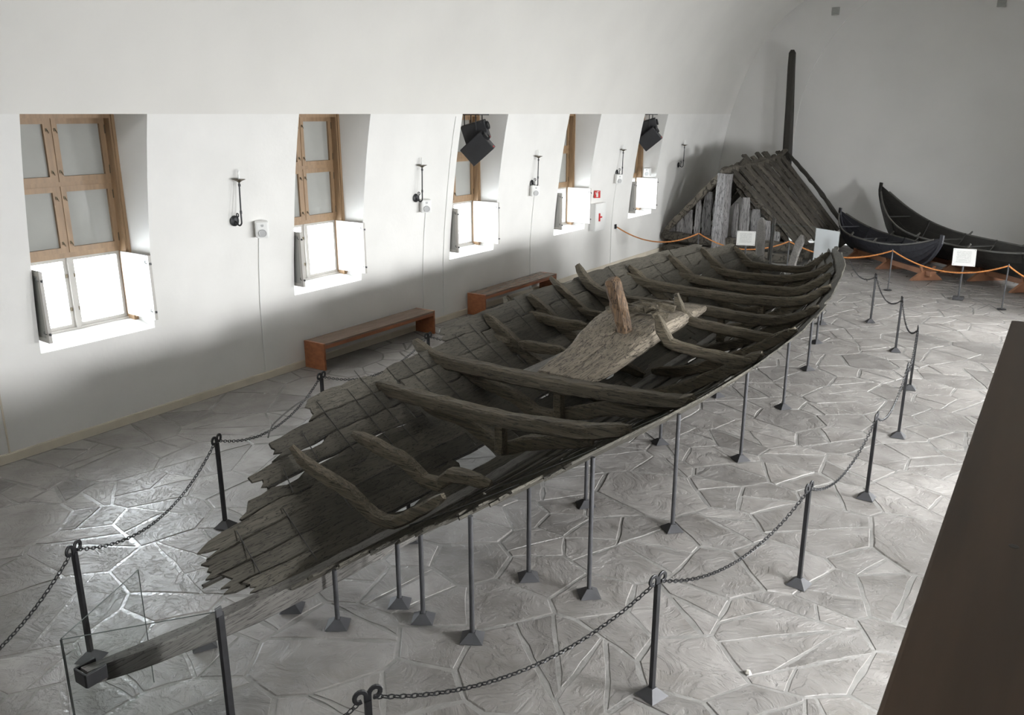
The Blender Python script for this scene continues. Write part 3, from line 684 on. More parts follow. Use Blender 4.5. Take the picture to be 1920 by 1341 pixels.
# frames and cross beams: (x, z) points in the plane of each frame
BEAMS = [
 ('rib', 5.20, [(-6.02,1.30),(-5.89,1.20),(-5.63,1.11),(-5.25,1.01),(-4.95,.85),(-4.70,.86),(-4.40,1.06),(-4.04,1.27)], .055, .06),
 ('rib', 5.95, [(-5.92,1.22),(-5.56,1.15),(-5.18,1.06),(-4.96,.93),(-4.77,.93),(-4.62,1.07),(-4.15,1.10)], .06, .065),
 ('crossbeam', 7.22, [(-6.72,1.29),(-6.35,1.26),(-5.82,1.24),(-4.98,1.22),(-4.47,1.25),(-3.79,1.31),(-3.2,1.38)], .085, .085),
 ('rib', 7.42, [(-6.2,1.10),(-6.0,1.06),(-5.64,1.03),(-5.26,.89),(-5.0,.77),(-4.71,.90),(-4.34,1.0),(-3.74,1.08)], .065, .08),
 ('crossbeam', 8.60, [(-7.27,1.47),(-7.04,1.32),(-6.70,1.25),(-6.10,1.24),(-5.34,1.23),(-4.66,1.24),(-4.02,1.27),(-3.31,1.32),(-2.98,1.38)], .095, .09),
 ('rib', 8.80, [(-6.7,1.08),(-6.37,1.04),(-5.76,.88),(-5.32,.70),(-4.89,.80),(-4.36,.98),(-3.85,1.06),(-3.32,1.12)], .07, .09),
 ('crossbeam', 10.20, [(-7.42,1.38),(-7.26,1.24),(-7.06,1.17),(-6.75,1.14)], .07, .055),
 ('crossbeam', 10.24, [(-7.44,1.13),(-7.14,1.06),(-6.82,1.05),(-6.55,1.04)], .065, .07),
 ('crossbeam', 10.20, [(-6.56,1.15),(-6.19,1.13),(-5.75,1.15)], .075, .07),
 ('rib', 10.28, [(-7.25,1.02),(-6.82,.86),(-6.15,.64),(-5.12,.48)], .07, .085),
 ('knee', 10.50, [(-4.50,1.80),(-4.41,1.60),(-4.30,1.44),(-4.0,1.38),(-3.65,1.35),(-3.25,1.33),(-2.84,1.36)], .06, .075),
 ('rib', 10.55, [(-5.05,.50),(-4.4,.62),(-3.6,.92),(-2.92,1.22)], .07, .085),
 ('crossbeam', 11.55, [(-7.72,1.50),(-7.60,1.32),(-7.35,1.24),(-6.85,1.20),(-6.50,1.18),(-6.14,1.20)], .08, .08),
 ('rib', 11.75, [(-7.38,1.04),(-6.85,.90),(-6.15,.66),(-5.2,.48)], .07, .085),
 ('knee', 12.10, [(-4.88,1.78),(-4.78,1.50),(-4.64,1.38),(-4.18,1.32),(-3.75,1.29),(-3.3,1.27),(-2.88,1.36)], .06, .075),
 ('rib', 12.05, [(-5.2,.48),(-4.5,.62),(-3.6,.92),(-2.9,1.22)], .07, .085),
 ('rib', 12.75, [(-7.55,1.26),(-7.2,1.05),(-6.7,.82),(-6.2,.66)], .06, .06),
 ('crossbeam', 12.7, [(-6.95,1.14),(-6.7,1.10),(-6.2,1.08)], .06, .05),
 ('crossbeam', 13.50, [(-7.42,1.80),(-7.30,1.62),(-7.15,1.45),(-6.90,1.34),(-6.55,1.26),(-5.98,1.24),(-4.92,1.24),(-4.30,1.21),(-3.72,1.22),(-2.92,1.36)], .085, .085),
 ('rib', 13.55, [(-7.25,1.22),(-6.6,.90),(-5.9,.62),(-5.2,.48),(-4.4,.64),(-3.6,.94),(-2.95,1.26)], .07, .085),
 ('crossbeam', 15.10, [(-7.36,1.52),(-7.20,1.38),(-6.91,1.29),(-6.49,1.23),(-5.90,1.19),(-5.32,1.18),(-4.82,1.16),(-3.89,1.22),(-3.44,1.32),(-3.07,1.48)], .09, .085),
 ('rib', 15.16, [(-7.15,1.22),(-6.6,.95),(-5.9,.66),(-5.22,.50),(-4.4,.70),(-3.6,1.04),(-3.15,1.3)], .07, .085),
 ('crossbeam', 16.65, [(-7.17,1.47),(-6.87,1.22),(-6.28,1.13),(-5.53,1.06),(-4.64,1.07),(-4.14,1.12),(-3.66,1.30),(-3.42,1.46)], .09, .085),
 ('rib', 16.70, [(-6.95,1.2),(-6.4,.96),(-5.9,.72),(-5.25,.54),(-4.5,.76),(-3.9,1.0),(-3.5,1.26)], .07, .085),
 ('crossbeam', 17.90, [(-6.86,1.38),(-6.57,1.20),(-5.96,1.08),(-5.20,1.07),(-4.66,1.11),(-4.12,1.22),(-3.76,1.38)], .08, .075),
 ('rib', 17.94, [(-6.7,1.2),(-6.2,.94),(-5.27,.58),(-4.4,.88),(-3.85,1.22)], .065, .08),
 ('crossbeam', 19.00, [(-6.56,1.44),(-6.26,1.20),(-5.82,1.12),(-5.14,1.10),(-4.57,1.16),(-4.21,1.30),(-4.07,1.46)], .07, .07),
 ('rib', 19.04, [(-6.3,1.28),(-5.85,.98),(-5.28,.68),(-4.75,.95),(-4.25,1.3)], .06, .07),
]
for i, (nm, y, P, hw, hh) in enumerate(BEAMS):
    pts = [(x-(0.09 if j == len(P)-1 and x > -4.1 else 0), y, z-hh) for j, (x, z) in enumerate(P)]
    if nm in ('crossbeam', 'knee'):                      # right-hand ends lie on the planking, not through it
        q = []
        for x, y_, z in pts:
            if x > kc(y)+.6: x = min(x, kc(y)+hb_(y)*.90); z = max(z, hull_z(x, y)+hh*.55)
            q.append((x, y_, z))
        pts = q
    if nm == 'rib':
        q = []
        for x, y_, z in pts: q.append((x, y_, max(z, hull_z(x, y)+hh*0.8)))
        pts = q
    timber(pts, hw, hh, nm, ship, M['timber'], 0.009, up=(0, 1, 0) if False else None, seed=40+i, step=0.13)
for (x, y, z0, z1) in ((-4.98, 8.66, .66, 1.10), (-4.95, 7.3, .7, 1.14), (-5.9, 13.5, .8, 1.1), (-4.6, 13.5, .66, 1.1), (-5.9, 15.1, .78, 1.05), (-4.4, 15.1, .78, 1.05)):
    MB().sweep([(x, y, z0), (x, y, (z0+z1)/2), (x, y, z1)], .055, .055, (0, 1, 0), .008, .25, 5).build('prop', M['timber'], ship)
# mast partner: the big pale block the mast stood in
def mast_partner():
    st = [(8.92, .40, 1.17, .10), (9.2, .45, 1.20, .13), (9.6, .46, 1.24, .17), (10.0, .48, 1.31, .22), (10.4, .53, 1.42, .27), (10.8, .57, 1.50, .30), (11.2, .58, 1.53, .31), (11.6, .55, 1.50, .30), (12.0, .51, 1.45, .27), (12.4, .48, 1.41, .23), (12.8, .45, 1.37, .19), (13.15, .40, 1.33, .14)]
    r = random.Random(5); vs = []; fs = []; prof = [(-1, .55), (-.92, .86), (-.7, .98), (-.4, 1.0), (-.12, .99), (0.0, .86), (.1, .98), (.4, 1.0), (.72, .96), (.93, .82), (1, .5), (1, -.2), (.8, -1), (-.8, -1), (-1, -.2)]
    L_ = []
    for i in range(len(st)-1):
        for k in range(3):
            f = k/3; L_.append([st[i][j]+(st[i+1][j]-st[i][j])*f for j in range(4)])
    L_.append(st[-1]); n = len(prof)
    for (y, h, z, th) in L_:
        c = kc(y)+0.04
        for (u, v) in prof:
            vs.append((c+u*h+r.uniform(-.008, .008), y+r.uniform(-.01, .01), z-th/2+v*th/2+r.uniform(-.007, .007)))
    for i in range(len(L_)-1):
        for k in range(n): fs.append((i*n+k, (i+1)*n+k, (i+1)*n+(k+1) % n, i*n+(k+1) % n))
    fs.append(tuple(range(n))); fs.append(tuple((len(L_)-1)*n+k for k in range(n-1, -1, -1)))
    mm = wood('pale weathered oak block', (0.185, 0.158, 0.122), (11, 0.45, 11), 0.75, 0.8, 0.35, 0.035, 0.0, 0.25, 2.4, 0.9)
    o = link_mesh('mast_partner', vs, fs, mm, ship)
    b = MB()
    for (x, y, z, l) in ((-5.12, 11.15, 1.57, .35), (-5.35, 11.25, 1.56, .4), (-4.9, 11.2, 1.58, .3), (-5.5, 11.1, 1.53, .25), (-4.75, 11.1, 1.55, .25), (-5.2, 11.5, 1.53, .5), (-5.35, 11.8, 1.49, .45), (-4.95, 11.7, 1.52, .4), (-5.1, 12.1, 1.46, .5)):
        b.sweep([(x-l*.3, y, z), (x, y+.04, z+.045), (x+l*.45, y+.1, z+.01)], .055, .045, None, .018, .3, int(l*100)+int(y*10))
    b.build('splintered_edge', M['timber'], o)
    MB().sweep([(-5.62, 8.98, 1.09), (-5.60, 9.6, 1.10), (-5.56, 10.3, 1.12)], .13, .015, None, 0, .2, 1).build('support_board', M['keel'], ship)
mast_partner()
_L = smooth_line([(-4.97, 10.5, 1.40), (-5.02, 10.48, 1.62), (-5.09, 10.44, 1.9), (-5.15, 10.40, 2.14), (-5.165, 10.39, 2.19)], .09)
MB().sweep(_L, [.10+.01*math.sin(2.6*k/len(_L)) for k in range(len(_L)-1)]+[.07], .095, (0, 1, 0), .010, .45, 8).build('mast_stump', M['stump'], ship)
# thin straps that hold the loose strakes of the bow
def strap(side, y, ta, tb, dy=0.0):
    pts = []
    for i in range(13):
        t = ta+(tb-ta)*i/12; p = hull(side, t, y+dy*i/12); pts.append((p.x, p.y, p.z+0.012))
    MB().tube(pts, 0.0055, 5).build('retaining_strap', M['strap'], ship)
for (y, ta, tb) in ((4.05, .12, .42), (4.6, .05, .40), (4.95, .45, .60), (5.35, .2, .45), (5.5, .55, .74), (6.0, .5, .86), (6.55, .45, .86), (6.9, .4, .95), (7.8, .3, .9), (8.2, .3, .9), (9.2, .3, .92), (9.7, .3, .95), (11.0, .3, .95), (12.4, .3, .95), (14.3, .3, .95), (15.9, .4, .95)):
    strap(-1, y, ta, tb, 0.12)
for (y, ta, tb) in ((5.6, .1, .8), (6.5, .1, .9), (7.9, .15, .9), (9.4, .15, .9), (11.2, .2, .9)): strap(1, y, ta, tb, 0.1)
# thin bow hoop outside the broken strake ends
MB().tube(smooth_line([tuple(hull(-1, t, y)+Vector((0, 0, .02))) for t, y in ((.80, 5.2), (.82, 5.25), (.85, 5.35), (.89, 5.75), (.90, 6.1))], .1), .009, 6).build('bow_hoop', M['strap'], ship)

# iron rods under the hull
def rod_proto():
    t = thing('hull_support', None, 'support', (0, 0, 0))
    MB().add([(-.10, -.10, .004), (.10, -.10, .004), (.10, .10, .004), (-.10, .10, .004), (-.028, -.028, .07), (.028, -.028, .07), (.028, .028, .07), (-.028, .028, .07)],
             [(0, 3, 2, 1), (4, 5, 6, 7), (0, 1, 5, 4), (1, 2, 6, 5), (2, 3, 7, 6), (3, 0, 4, 7)]).build('base', M['steel'], t)
    MB().lathe([(.022, 0.0), (.022, 1.0)], (0, 0, 0), 12).build('rod', M['steel'], t)
    return t
rods = [(-3.74, 5.06, 'slim grey iron rod propping the broken right edge of the bow'),
        (-4.28, 5.05, 'grey iron rod under the bow, second from the rod at its broken right edge'),
        (-4.62, 5.12, 'grey iron rod under the bow, third from the rod at its broken right edge'),
        (-4.86, 4.56, 'grey iron rod just right of the bow keel, nearest its tip'),
        (-5.40, 4.52, 'short grey iron rod half hidden behind the bow keel'),
        (-5.33, 6.11, 'short grey iron rod under the hull behind the row of three bow rods'),
        (-3.86, 6.17, 'grey iron rod left of the tall rod at the near right side of the hull'),
        (-3.22, 6.23, 'tall grey iron rod under the near right edge with a broad pyramid foot'),
        (-5.07, 7.88, 'stub of grey iron rod with pyramid foot seen under the middle of the hull'),
        (-4.15, 7.88, 'grey iron rod just behind the tall near right rod'),
        (-3.07, 7.88, 'grey iron rod under the right edge below the big front cross beam'),
        (-4.20, 10.14, 'short visible grey iron rod behind the rod below the big front cross beam'),
        (-3.08, 10.19, 'grey iron rod under the right edge level with the mast block'),
        (-3.19, 12.53, 'thin grey iron rod under the right edge, fifth from the bow'),
        (-3.41, 14.81, 'thin far grey iron rod under the right edge, sixth from the bow'),
        (-3.74, 16.75, 'farthest thin grey iron rod but one under the right edge'),
        (-4.05, 18.4, 'farthest thin grey iron rod under the stern on the right'),
        (-6.10, 6.1, 'grey iron foot under the hull just left of the bow keel'),
        (-5.62, 3.72, 'low grey iron foot below the tip planks of the bow'),
        (-4.25, 12.5, 'grey iron foot showing under the hull below the right end of the big beam')]
rp = rod_proto()
for i, (x, y, lab) in enumerate(rods):
    o = rp if i == 0 else copy_tree(rp)
    o.location = (x, y, 0.010); o.rotation_euler = (0, 0, 0.5+0.03*i); o['label'] = lab; o['group'] = 'iron rods under the ship'
    for ch in o.children:
        if ch.name.startswith('rod'):
            ch.location.z = 0.06; ch.scale.z = .12 if i in (17, 18) else max(0.05, hull_z(x, y)-0.055-0.07-(0.15 if abs(x-kc(y)) < .1 else 0))

# ------------------------------------------------------------------ chain stanchions
def stanchion_proto():
    t = thing('stanchion', None, 'stanchion', (0, 0, 0))
    MB().add([(-.095, -.095, .003), (.095, -.095, .003), (.095, .095, .003), (-.095, .095, .003), (-.026, -.026, .075), (.026, -.026, .075), (.026, .026, .075), (-.026, .026, .075)],
             [(0, 3, 2, 1), (4, 5, 6, 7), (0, 1, 5, 4), (1, 2, 6, 5), (2, 3, 7, 6), (3, 0, 4, 7)]).build('base', M['steel'], t)
    MB().bbox((0, 0, .53), (.038, .038, .93), .003).build('post', M['iron'], t)
    for s in (-1, 1):
        pts = [(s*.010, 0, .985)]
        for i in range(13):
            a = math.pi-i*(1.62*math.pi)/12; rr = .040-.010*i/12
            pts.append((s*(.050+rr*math.cos(a)), 0, 1.03+rr*1.05*math.sin(a)))
        m = MB(); L_ = pts; m.sweep(L_, [.014]*len(L_), [.008]*len(L_), (0, 1, 0), 0, .25, 0)
        m.build('scroll_hook', M['iron'], t)
    return t
ST = {'s0': (-5.35, 1.05), 's1': (-6.25, 3.08), 's2': (-7.24, 5.23), 's3': (-7.97, 7.48), 's4': (-8.10, 9.91), 's5': (-8.1, 12.3),
      'r0': (-3.9, 1.25), 'r1': (-3.06, 3.07), 'r2': (-2.13, 5.24), 'r3': (-1.60, 7.51), 'r4': (-1.45, 9.89), 'r5': (-1.48, 12.22), 'r6': (-1.70, 14.63), 'r7': (-2.31, 16.95), 'r8': (-3.19, 19.18), 'r9': (-4.2, 21.3)}
LAB = {'s1': 'black iron chain post behind the glass at the bow tip', 's2': 'black iron chain post on the glossy floor left of the bow',
       's3': 'black iron chain post in front of the near bench', 's4': 'dark iron chain post top beside the far leg of the near bench',
       'r1': 'black iron chain post at the bottom edge with two big scrolls on top', 'r2': 'black iron chain post on the open floor nearest in front of the right rods',
       'r3': 'black iron chain post, second along the right chain with a long floor shadow', 'r4': 'black iron chain post, third along the right chain counting from the near open floor',
       'r5': 'black iron chain post, fourth along the right chain', 'r6': 'black iron chain post overlapping the fourth one of the right chain',
       'r7': 'grey iron chain post, sixth along the right chain', 'r8': 'grey iron chain post farthest along the right chain near the stern'}
sp = stanchion_proto(); first = True
order_l = ['s0', 's1', 's2', 's3', 's4', 's5']; order_r = ['r0', 'r1', 'r2', 'r3', 'r4', 'r5', 'r6', 'r7', 'r8', 'r9']
ANG = {}
for od in (order_l, order_r):
    for i, k in enumerate(od):
        a = ST[od[max(i-1, 0)]]; b = ST[od[min(i+1, len(od)-1)]]; ANG[k] = math.atan2(b[1]-a[1], b[0]-a[0])
        if k not in LAB: continue
        o = sp if first else copy_tree(sp); first = False
        o.location = (*ST[k], 0.009); o.rotation_euler = (0, 0, ANG[k]); o['label'] = LAB[k]; o['group'] = 'chain posts around the ship'
def chain(a, b, sag, label, trim=None):
    """a, b: 3D ends; separate links hung on a catenary, alternately turned"""
    a, b = Vector(a), Vector(b); L_ = (b-a).length*(1+2.2*(sag/(b-a).length)**2); n = int(L_/0.040); mb = MB()
    def P(f): return a+(b-a)*f - Vector((0, 0, 4*sag*f*(1-f)))
    for i in range(n):
        f0, f1 = (i-0.22)/n, (i+1.22)/n
        p, q = P(max(f0, 0)), P(min(f1, 1)); t = (q-p).normalized(); c = (p+q)/2; hl = (q-p).length/2
        u = t.cross(Vector((0, 0, 1))).normalized(); w = u.cross(t)
        s_ = (u if i % 2 else w); 
        ring = [c+t*hl*math.cos(2*math.pi*k/8)*0.92 + s_*0.014*math.sin(2*math.pi*k/8)*1.05 for k in range(8)]
        mb.tube(ring, 0.0046, 4, False, True)
    o = mb.build('barrier_chain', M['iron']); return tag(o, label, 'chain', 'barrier chains around the ship')
def hook(k, s): x, y = ST[k]; a = ANG[k]; return (x+s*.055*math.cos(a), y+s*.055*math.sin(a), 1.005)
CH = [('s0', 's1', .30, 'black chain running out of the picture left of the bow tip'), ('s1', 's2', .30, 'black chain over the glossy floor patch left of the bow'),
      ('s2', 's3', .26, 'black chain rising towards the near bench'), ('s3', 's4', .26, 'black chain between near bench and ship planks'), ('s4', 's5', .26, 'short bit of black chain dropping behind the planks by the near bench'),
      ('r0', 'r1', .28, 'short bit of black chain at the bottom edge left of the big scrolls'), ('r1', 'r2', .26, 'black chain sagging over the foreground floor right of the big scrolls'),
      ('r2', 'r3', .26, 'black chain on the right, next after the foreground one'), ('r3', 'r4', .26, 'black chain on the right between second and third post'), ('r4', 'r5', .26, 'black chain on the right between third and fourth post'),
      ('r5', 'r6', .26, 'small black chain between the two overlapping posts'), ('r6', 'r7', .26, 'small far black chain dropping to the right overlapping post'), ('r7', 'r8', .26, 'far black chain between the last two right posts'), ('r8', 'r9', .22, 'thin far black chain going behind the stern')]
for a, b, sg, lb in CH: chain(hook(a, 1), hook(b, -1), sg, lb)

# glass in front of the bow tip, with its iron post
def glass_sheet(a, b, z0, z1, label, th=0.012, m=None):
    a, b = Vector((*a, 0)), Vector((*b, 0)); d = (b-a); n = Vector((-d.y, d.x, 0)).normalized()*th/2
    t = thing('glass_screen', label, 'glass', (a.x, a.y, 0), 0, 'protective glass')
    vs = [a-n+Vector((0, 0, z0)), b-n+Vector((0, 0, z0)), b-n+Vector((0, 0, z1)), a-n+Vector((0, 0, z1))]
    vs += [v+n*2 for v in vs]
    link_mesh('pane', vs, [(0, 1, 2, 3)], m or M['shield'], t)
    e = MB(); w = .006
    e.tube([vs[0]+n, vs[3]+n], w, 4).tube([vs[3]+n, vs[2]+n], w*.7, 4).tube([vs[2]+n, vs[1]+n], w*.7, 4)
    e.build('edge', M['edge'], t)
    return t
glass_sheet((-5.14, 2.36), (-5.50, 3.16), .04, 1.05, 'clear glass sheet left of the bow tip')
glass_sheet((-5.13, 2.35), (-4.54, 3.12), .04, 1.05, 'clear glass sheet in front of the bow tip, running to an iron post')
gp = thing('glass_post', 'dark iron post holding the glass right of the bow tip', 'post', (-4.52, 3.14, 0.009))
MB().bbox((-4.52, 3.14, .53), (.035, .05, 1.03), .004).build('post', M['iron'], gp)
MB().bbox((-4.50, 3.12, 1.06), (.014, .05, .06), .003).bbox((-4.545, 3.15, 1.05), (.014, .05, .04), .003).build('clamp', M['steel'], gp)
glass_sheet((-5.95, 20.75), (-4.92, 20.72), .5, 1.80, 'clear glass sheet behind the stern, its long side')
glass_sheet((-4.90, 20.72), (-4.28, 20.35), .5, 1.78, 'pale whitish sheet behind the right end of the stern', m=M['pale_sheet'])

# ------------------------------------------------------------------ benches on the left wall
def bench(y0, y1, label):
    x0, x1 = -11.04, -10.55
    t = thing('bench', label, 'bench', ((x0+x1)/2, (y0+y1)/2, .012), 0, 'benches along the left wall')
    MB().bbox(((x0+x1)/2, (y0+y1)/2, .485), (x1-x0, y1-y0-.09, .035), .004).build('seat', M['teak_top'], t)
    for y in (y0+.0225, y1-.0225): MB().bbox(((x0+x1)/2, y, .258), (x1-x0, .045, .492), .004).build('side_panel', M['teak'], t)
    MB().span((x1-.035, y0+.046, .40), (x1-.005, y1-.046, .465)).build('front_rail', M['teak'], t)
    MB().span((x0+.005, y0+.046, .40), (x0+.035, y1-.046, .465)).build('back_rail', M['teak'], t)
bench(10.0, 13.15, 'long red brown wooden bench under the second window, nearer one')
bench(14.95, 18.12, 'long red brown wooden bench partly hidden by the ship, farther one')

# ------------------------------------------------------------------ wall lamps, speakers and cables
def wx(z): return CX-half_at(z)
def sconce_proto():
    t = thing('wall_lamp', None, 'lamp', (wx(2.78), 8.67, 2.78)); t['_base'] = [0, 0, 0]
    MB().lathe([(.085, 0), (.085, .012), (.05, .03)], (0.012, 0, 0), 16, 'x').build('back_plate', M['iron'], t)
    pts = [(.03, 0, 0), (.055, 0, -.015), (.095, .0, -.055), (.14, 0, -.066), (.18, .0, -.03), (.185, .0, .02), (.185, .0, .16)]
    m = MB().tube(smooth_line(pts, .02), .013, 8)
    cur = [(.10, .0, -.05)]+[(.095+.036*math.cos(a)*(1-.08*i), .0, .095+.04*math.sin(a)*(1-.08*i)) for i, a in enumerate([-1.5, -.8, 0, .8, 1.6, 2.4, 3.2, 4.0, 4.8])]
    m.tube(smooth_line(cur, .015), .009, 6); m.build('scroll_arm', M['iron'], t)
    m = MB().tube([(.185, .0, .10), (.185, .02, .62)], .012, 8).lathe([(.018, .12), (.018, .17)], (.185, .003, 0), 10).lathe([(.02, .54), (.02, .58)], (.185, .02, 0), 10)
    m.build('rod', M['iron'], t)
    MB().lathe([(.012, .60), (.05, .625), (.10, .645), (.095, .65), (.02, .64)], (.185, .02, 0), 18).build('pan', M['brass'], t)
    MB().lathe([(.014, .64), (.016, .71), (.010, .73), (.018, .765), (.003, .80)], (.185, .02, 0), 10).build('candle_bulb', M['candle'], t)
    return t
LAMPS = [(8.65, 'black wrought iron candle lamp between the first and second window'), (13.11, 'black wrought iron candle lamp between the second and third window'),
         (17.51, 'black wrought iron candle lamp between the third and fourth window'), (22.12, 'black wrought iron candle lamp between the fourth and fifth window'), (26.67, 'black wrought iron candle lamp above the hut shadow past the last window')]
lp = sconce_proto()
for i, (y, lab) in enumerate(LAMPS):
    o = lp if i == 0 else copy_tree(lp)
    o.location = (wx(2.78)+.0, y, 2.78); o['label'] = lab; o['group'] = 'iron candle lamps on the left wall'
def speaker_proto():
    t = thing('wall_speaker', None, 'speaker', (0, 0, 0))
    rot = Matrix.Rotation(0.12, 3, 'Y')
    MB().bbox((.13, 0, 0), (.16, .21, .27), .03, rot).build('body', M['white'], t)
    MB().lathe([(.062, .0), (.062, .012), (.05, .006)], (.212, 0, -.055), 18, 'x').build('cone', M['grille'], t)
    MB().lathe([(.024, .0), (.024, .008)], (.213, 0, .07), 12, 'x').build('tweeter', M['grille'], t)
    MB().box((.03, 0, 0), (.06, .06, .09)).build('bracket', M['grille'], t)
    return t
spk = speaker_proto()
SPK = [(wx(2.6), 9.19, 2.60, -.6, 'white wall speaker right of the first iron lamp'), (wx(2.6), 13.40, 2.61, -.6, 'white wall speaker below the second iron lamp'),
       (wx(2.6), 17.60, 2.61, -.6, 'white wall speaker below the third iron lamp'), (wx(2.6), 22.16, 2.61, -.6, 'white wall speaker below the fourth iron lamp'),
       (-11.22, 24.97, 2.64, -1.45, 'white wall speaker in the recess of the last window')]
for i, (x, y, z, a, lab) in enumerate(SPK):
    o = spk if i == 0 else copy_tree(spk)
    o.location = (x, y, z); o.rotation_euler = (0, 0, a); o['label'] = lab; o['group'] = 'white speakers on the left wall'
for i, (y, lab) in enumerate(((9.14, 'thin white cable down the wall left of the near bench'), (13.46, 'thin white cable down the wall behind the far end of the near bench'), (14.15, 'thin white pipe down the wall just before the far bench'), (17.7, 'thin white cable down the wall above the far bench'), (22.2, 'thin white cable down the wall left of the rope hook'))):
    top = 2.46 if i != 2 else 4.35
    pts = [(wx(z)+.012, y, z) for z in np.linspace(.13, top, 12)]
    tag(MB().tube(pts, .009, 6).build('wall_cable', M['white']), lab, 'cable', 'cables on the left wall')
tag(MB().tube([(wx(z)+.012, 4.86, z) for z in np.linspace(.0, 1.2, 4)], .012, 6).build('wall_cable', M['skirting']), 'thin pipe at the left edge of the picture by the skirting', 'cable', 'cables on the left wall')

# fire sign and hose cabinet beyond the fourth window
fs_ = thing('fire_sign', 'small red sign with white extinguisher picture beyond the fourth window', 'sign', (wx(2.2), 20.9, 2.2))
R6 = Matrix.Rotation(.5, 3, 'Z'); c6 = Vector((wx(2.2)+.11, 20.90, 2.26))
MB().box(c6, (.17, .014, .20), R6).box((wx(2.2)+.03, 20.93, 2.2), (.05, .03, .1)).build('plate', M['red'], fs_)
pg = MB()
for (u, w_, h_, d_) in ((0, -.02, .11, .055), (0, .06, .03, .028), (.02, .072, .014, .06), (-.04, .03, .07, .012)): pg.box(c6+R6 @ Vector((u, -.010, w_)), (d_, .006, h_), R6)
pg.build('extinguisher_symbol', M['white'], fs_)
hc = thing('hose_cabinet', 'white fire hose cabinet with red handle beyond the fourth window', 'cabinet', (wx(1.6), 21.1, 1.25))
MB().bbox((wx(1.6)+.09, 21.1, 1.62), (.20, .62, .76), .01).build('body', M['white'], hc)
MB().bbox((wx(1.6)+.195, 21.1, 1.62), (.012, .58, .72), .004).build('door', M['white'], hc)
MB().box((wx(1.6)+.215, 20.98, 1.62), (.03, .05, .22)).box((wx(1.6)+.22, 21.05, 1.62), (.03, .12, .04)).build('handle', M['red'], hc)

# projectors hung in the heads of the third and fifth windows
def projector(loc, rot, label, parent_group='black projectors in the window heads', sc_=1.0):
    t = thing('projector', label, 'projector', loc, 0, parent_group); R = rot
    def T(m):
        for i, p in enumerate(m.v): m.v[i] = tuple(R @ (Vector(p)*sc_)+Vector(loc))
        return m
    T(MB().bbox((0, 0, 0), (.62, .46, .19), .02)).build('body', M['black'], t)
    T(MB().lathe([(.10, .30), (.10, .36), (.085, .365), (.075, .34)], (0, .08, 0), 20, 'x')).build('lens_ring', M['iron'], t)
    T(MB().lathe([(.078, 0.34), (.05, .352)], (0, .08, 0), 18, 'x')).build('lens', M['lens'], t)
    T(MB().box((.312, -.19, .03), (.012, .035, .03))).build('signal_lamp', M['red'], t)
    g = MB()
    for k in range(7): g.box((-.20+.025*k, .231, .03), (.008, .004, .09))
    T(g).build('vent_slots', M['grille'] if False else M['black'], t)
    return t
def basis(ax, ay):
    x = Vector(ax).normalized(); z = x.cross(Vector(ay)).normalized(); y = z.cross(x)
    return Matrix((x, y, z)).transposed()
for (yy, w3) in ((15.25, 'third'), (24.2, 'fifth')):
    B1 = basis((.75, .15, .62), (-.45, -.35, .75)); B2 = basis((.85, .30, .25), (-.3, -.3, .9))
    projector((-10.86, yy-.08, 3.68), B1, 'black projector tilted out of the %s window head, lower of the pair' % w3)
    projector((-10.98, yy+.02, 4.02), B2, 'black projector under the %s window head, upper of the pair' % w3, sc_=.9)
    hg = MB()
    for dx, dy in ((-.2, -.12), (.1, -.12), (-.2, .12), (.1, .12)): hg.tube([(-10.98+dx, yy+dy, 4.03), (-10.98+dx, yy+dy, 4.39)], .012, 6)
    hg.box((-11.0, yy, 4.385), (.5, .4, .02))
    hg.tube([(-11.1, yy, 3.7), (-11.1, yy, 4.2)], .02, 6)
    tag(hg.build('projector_bracket', M['iron']), 'black hanging bracket of the projectors in the %s window' % w3, 'bracket')

# vents high on the far wall
for i, (x, z, lab) in enumerate(((-7.345, 7.665, 'small square grey vent high on the far wall, left one'), (-2.54, 7.62, 'small square grey vent high on the far wall, right one'))):
    v = thing('wall_vent', lab, 'vent', (x, Y1-.01, z), 0, 'vents on the far wall')
    MB().bbox((x, Y1-.02, z), (.25, .04, .25), .006).build('frame', M['vent'], v)
    g = MB()
    for k in range(6): g.box((x, Y1-.043, z-.09+.036*k), (.20, .01, .022), Matrix.Rotation(.5, 3, 'X'))
    g.build('louvre', M['vent'], v)

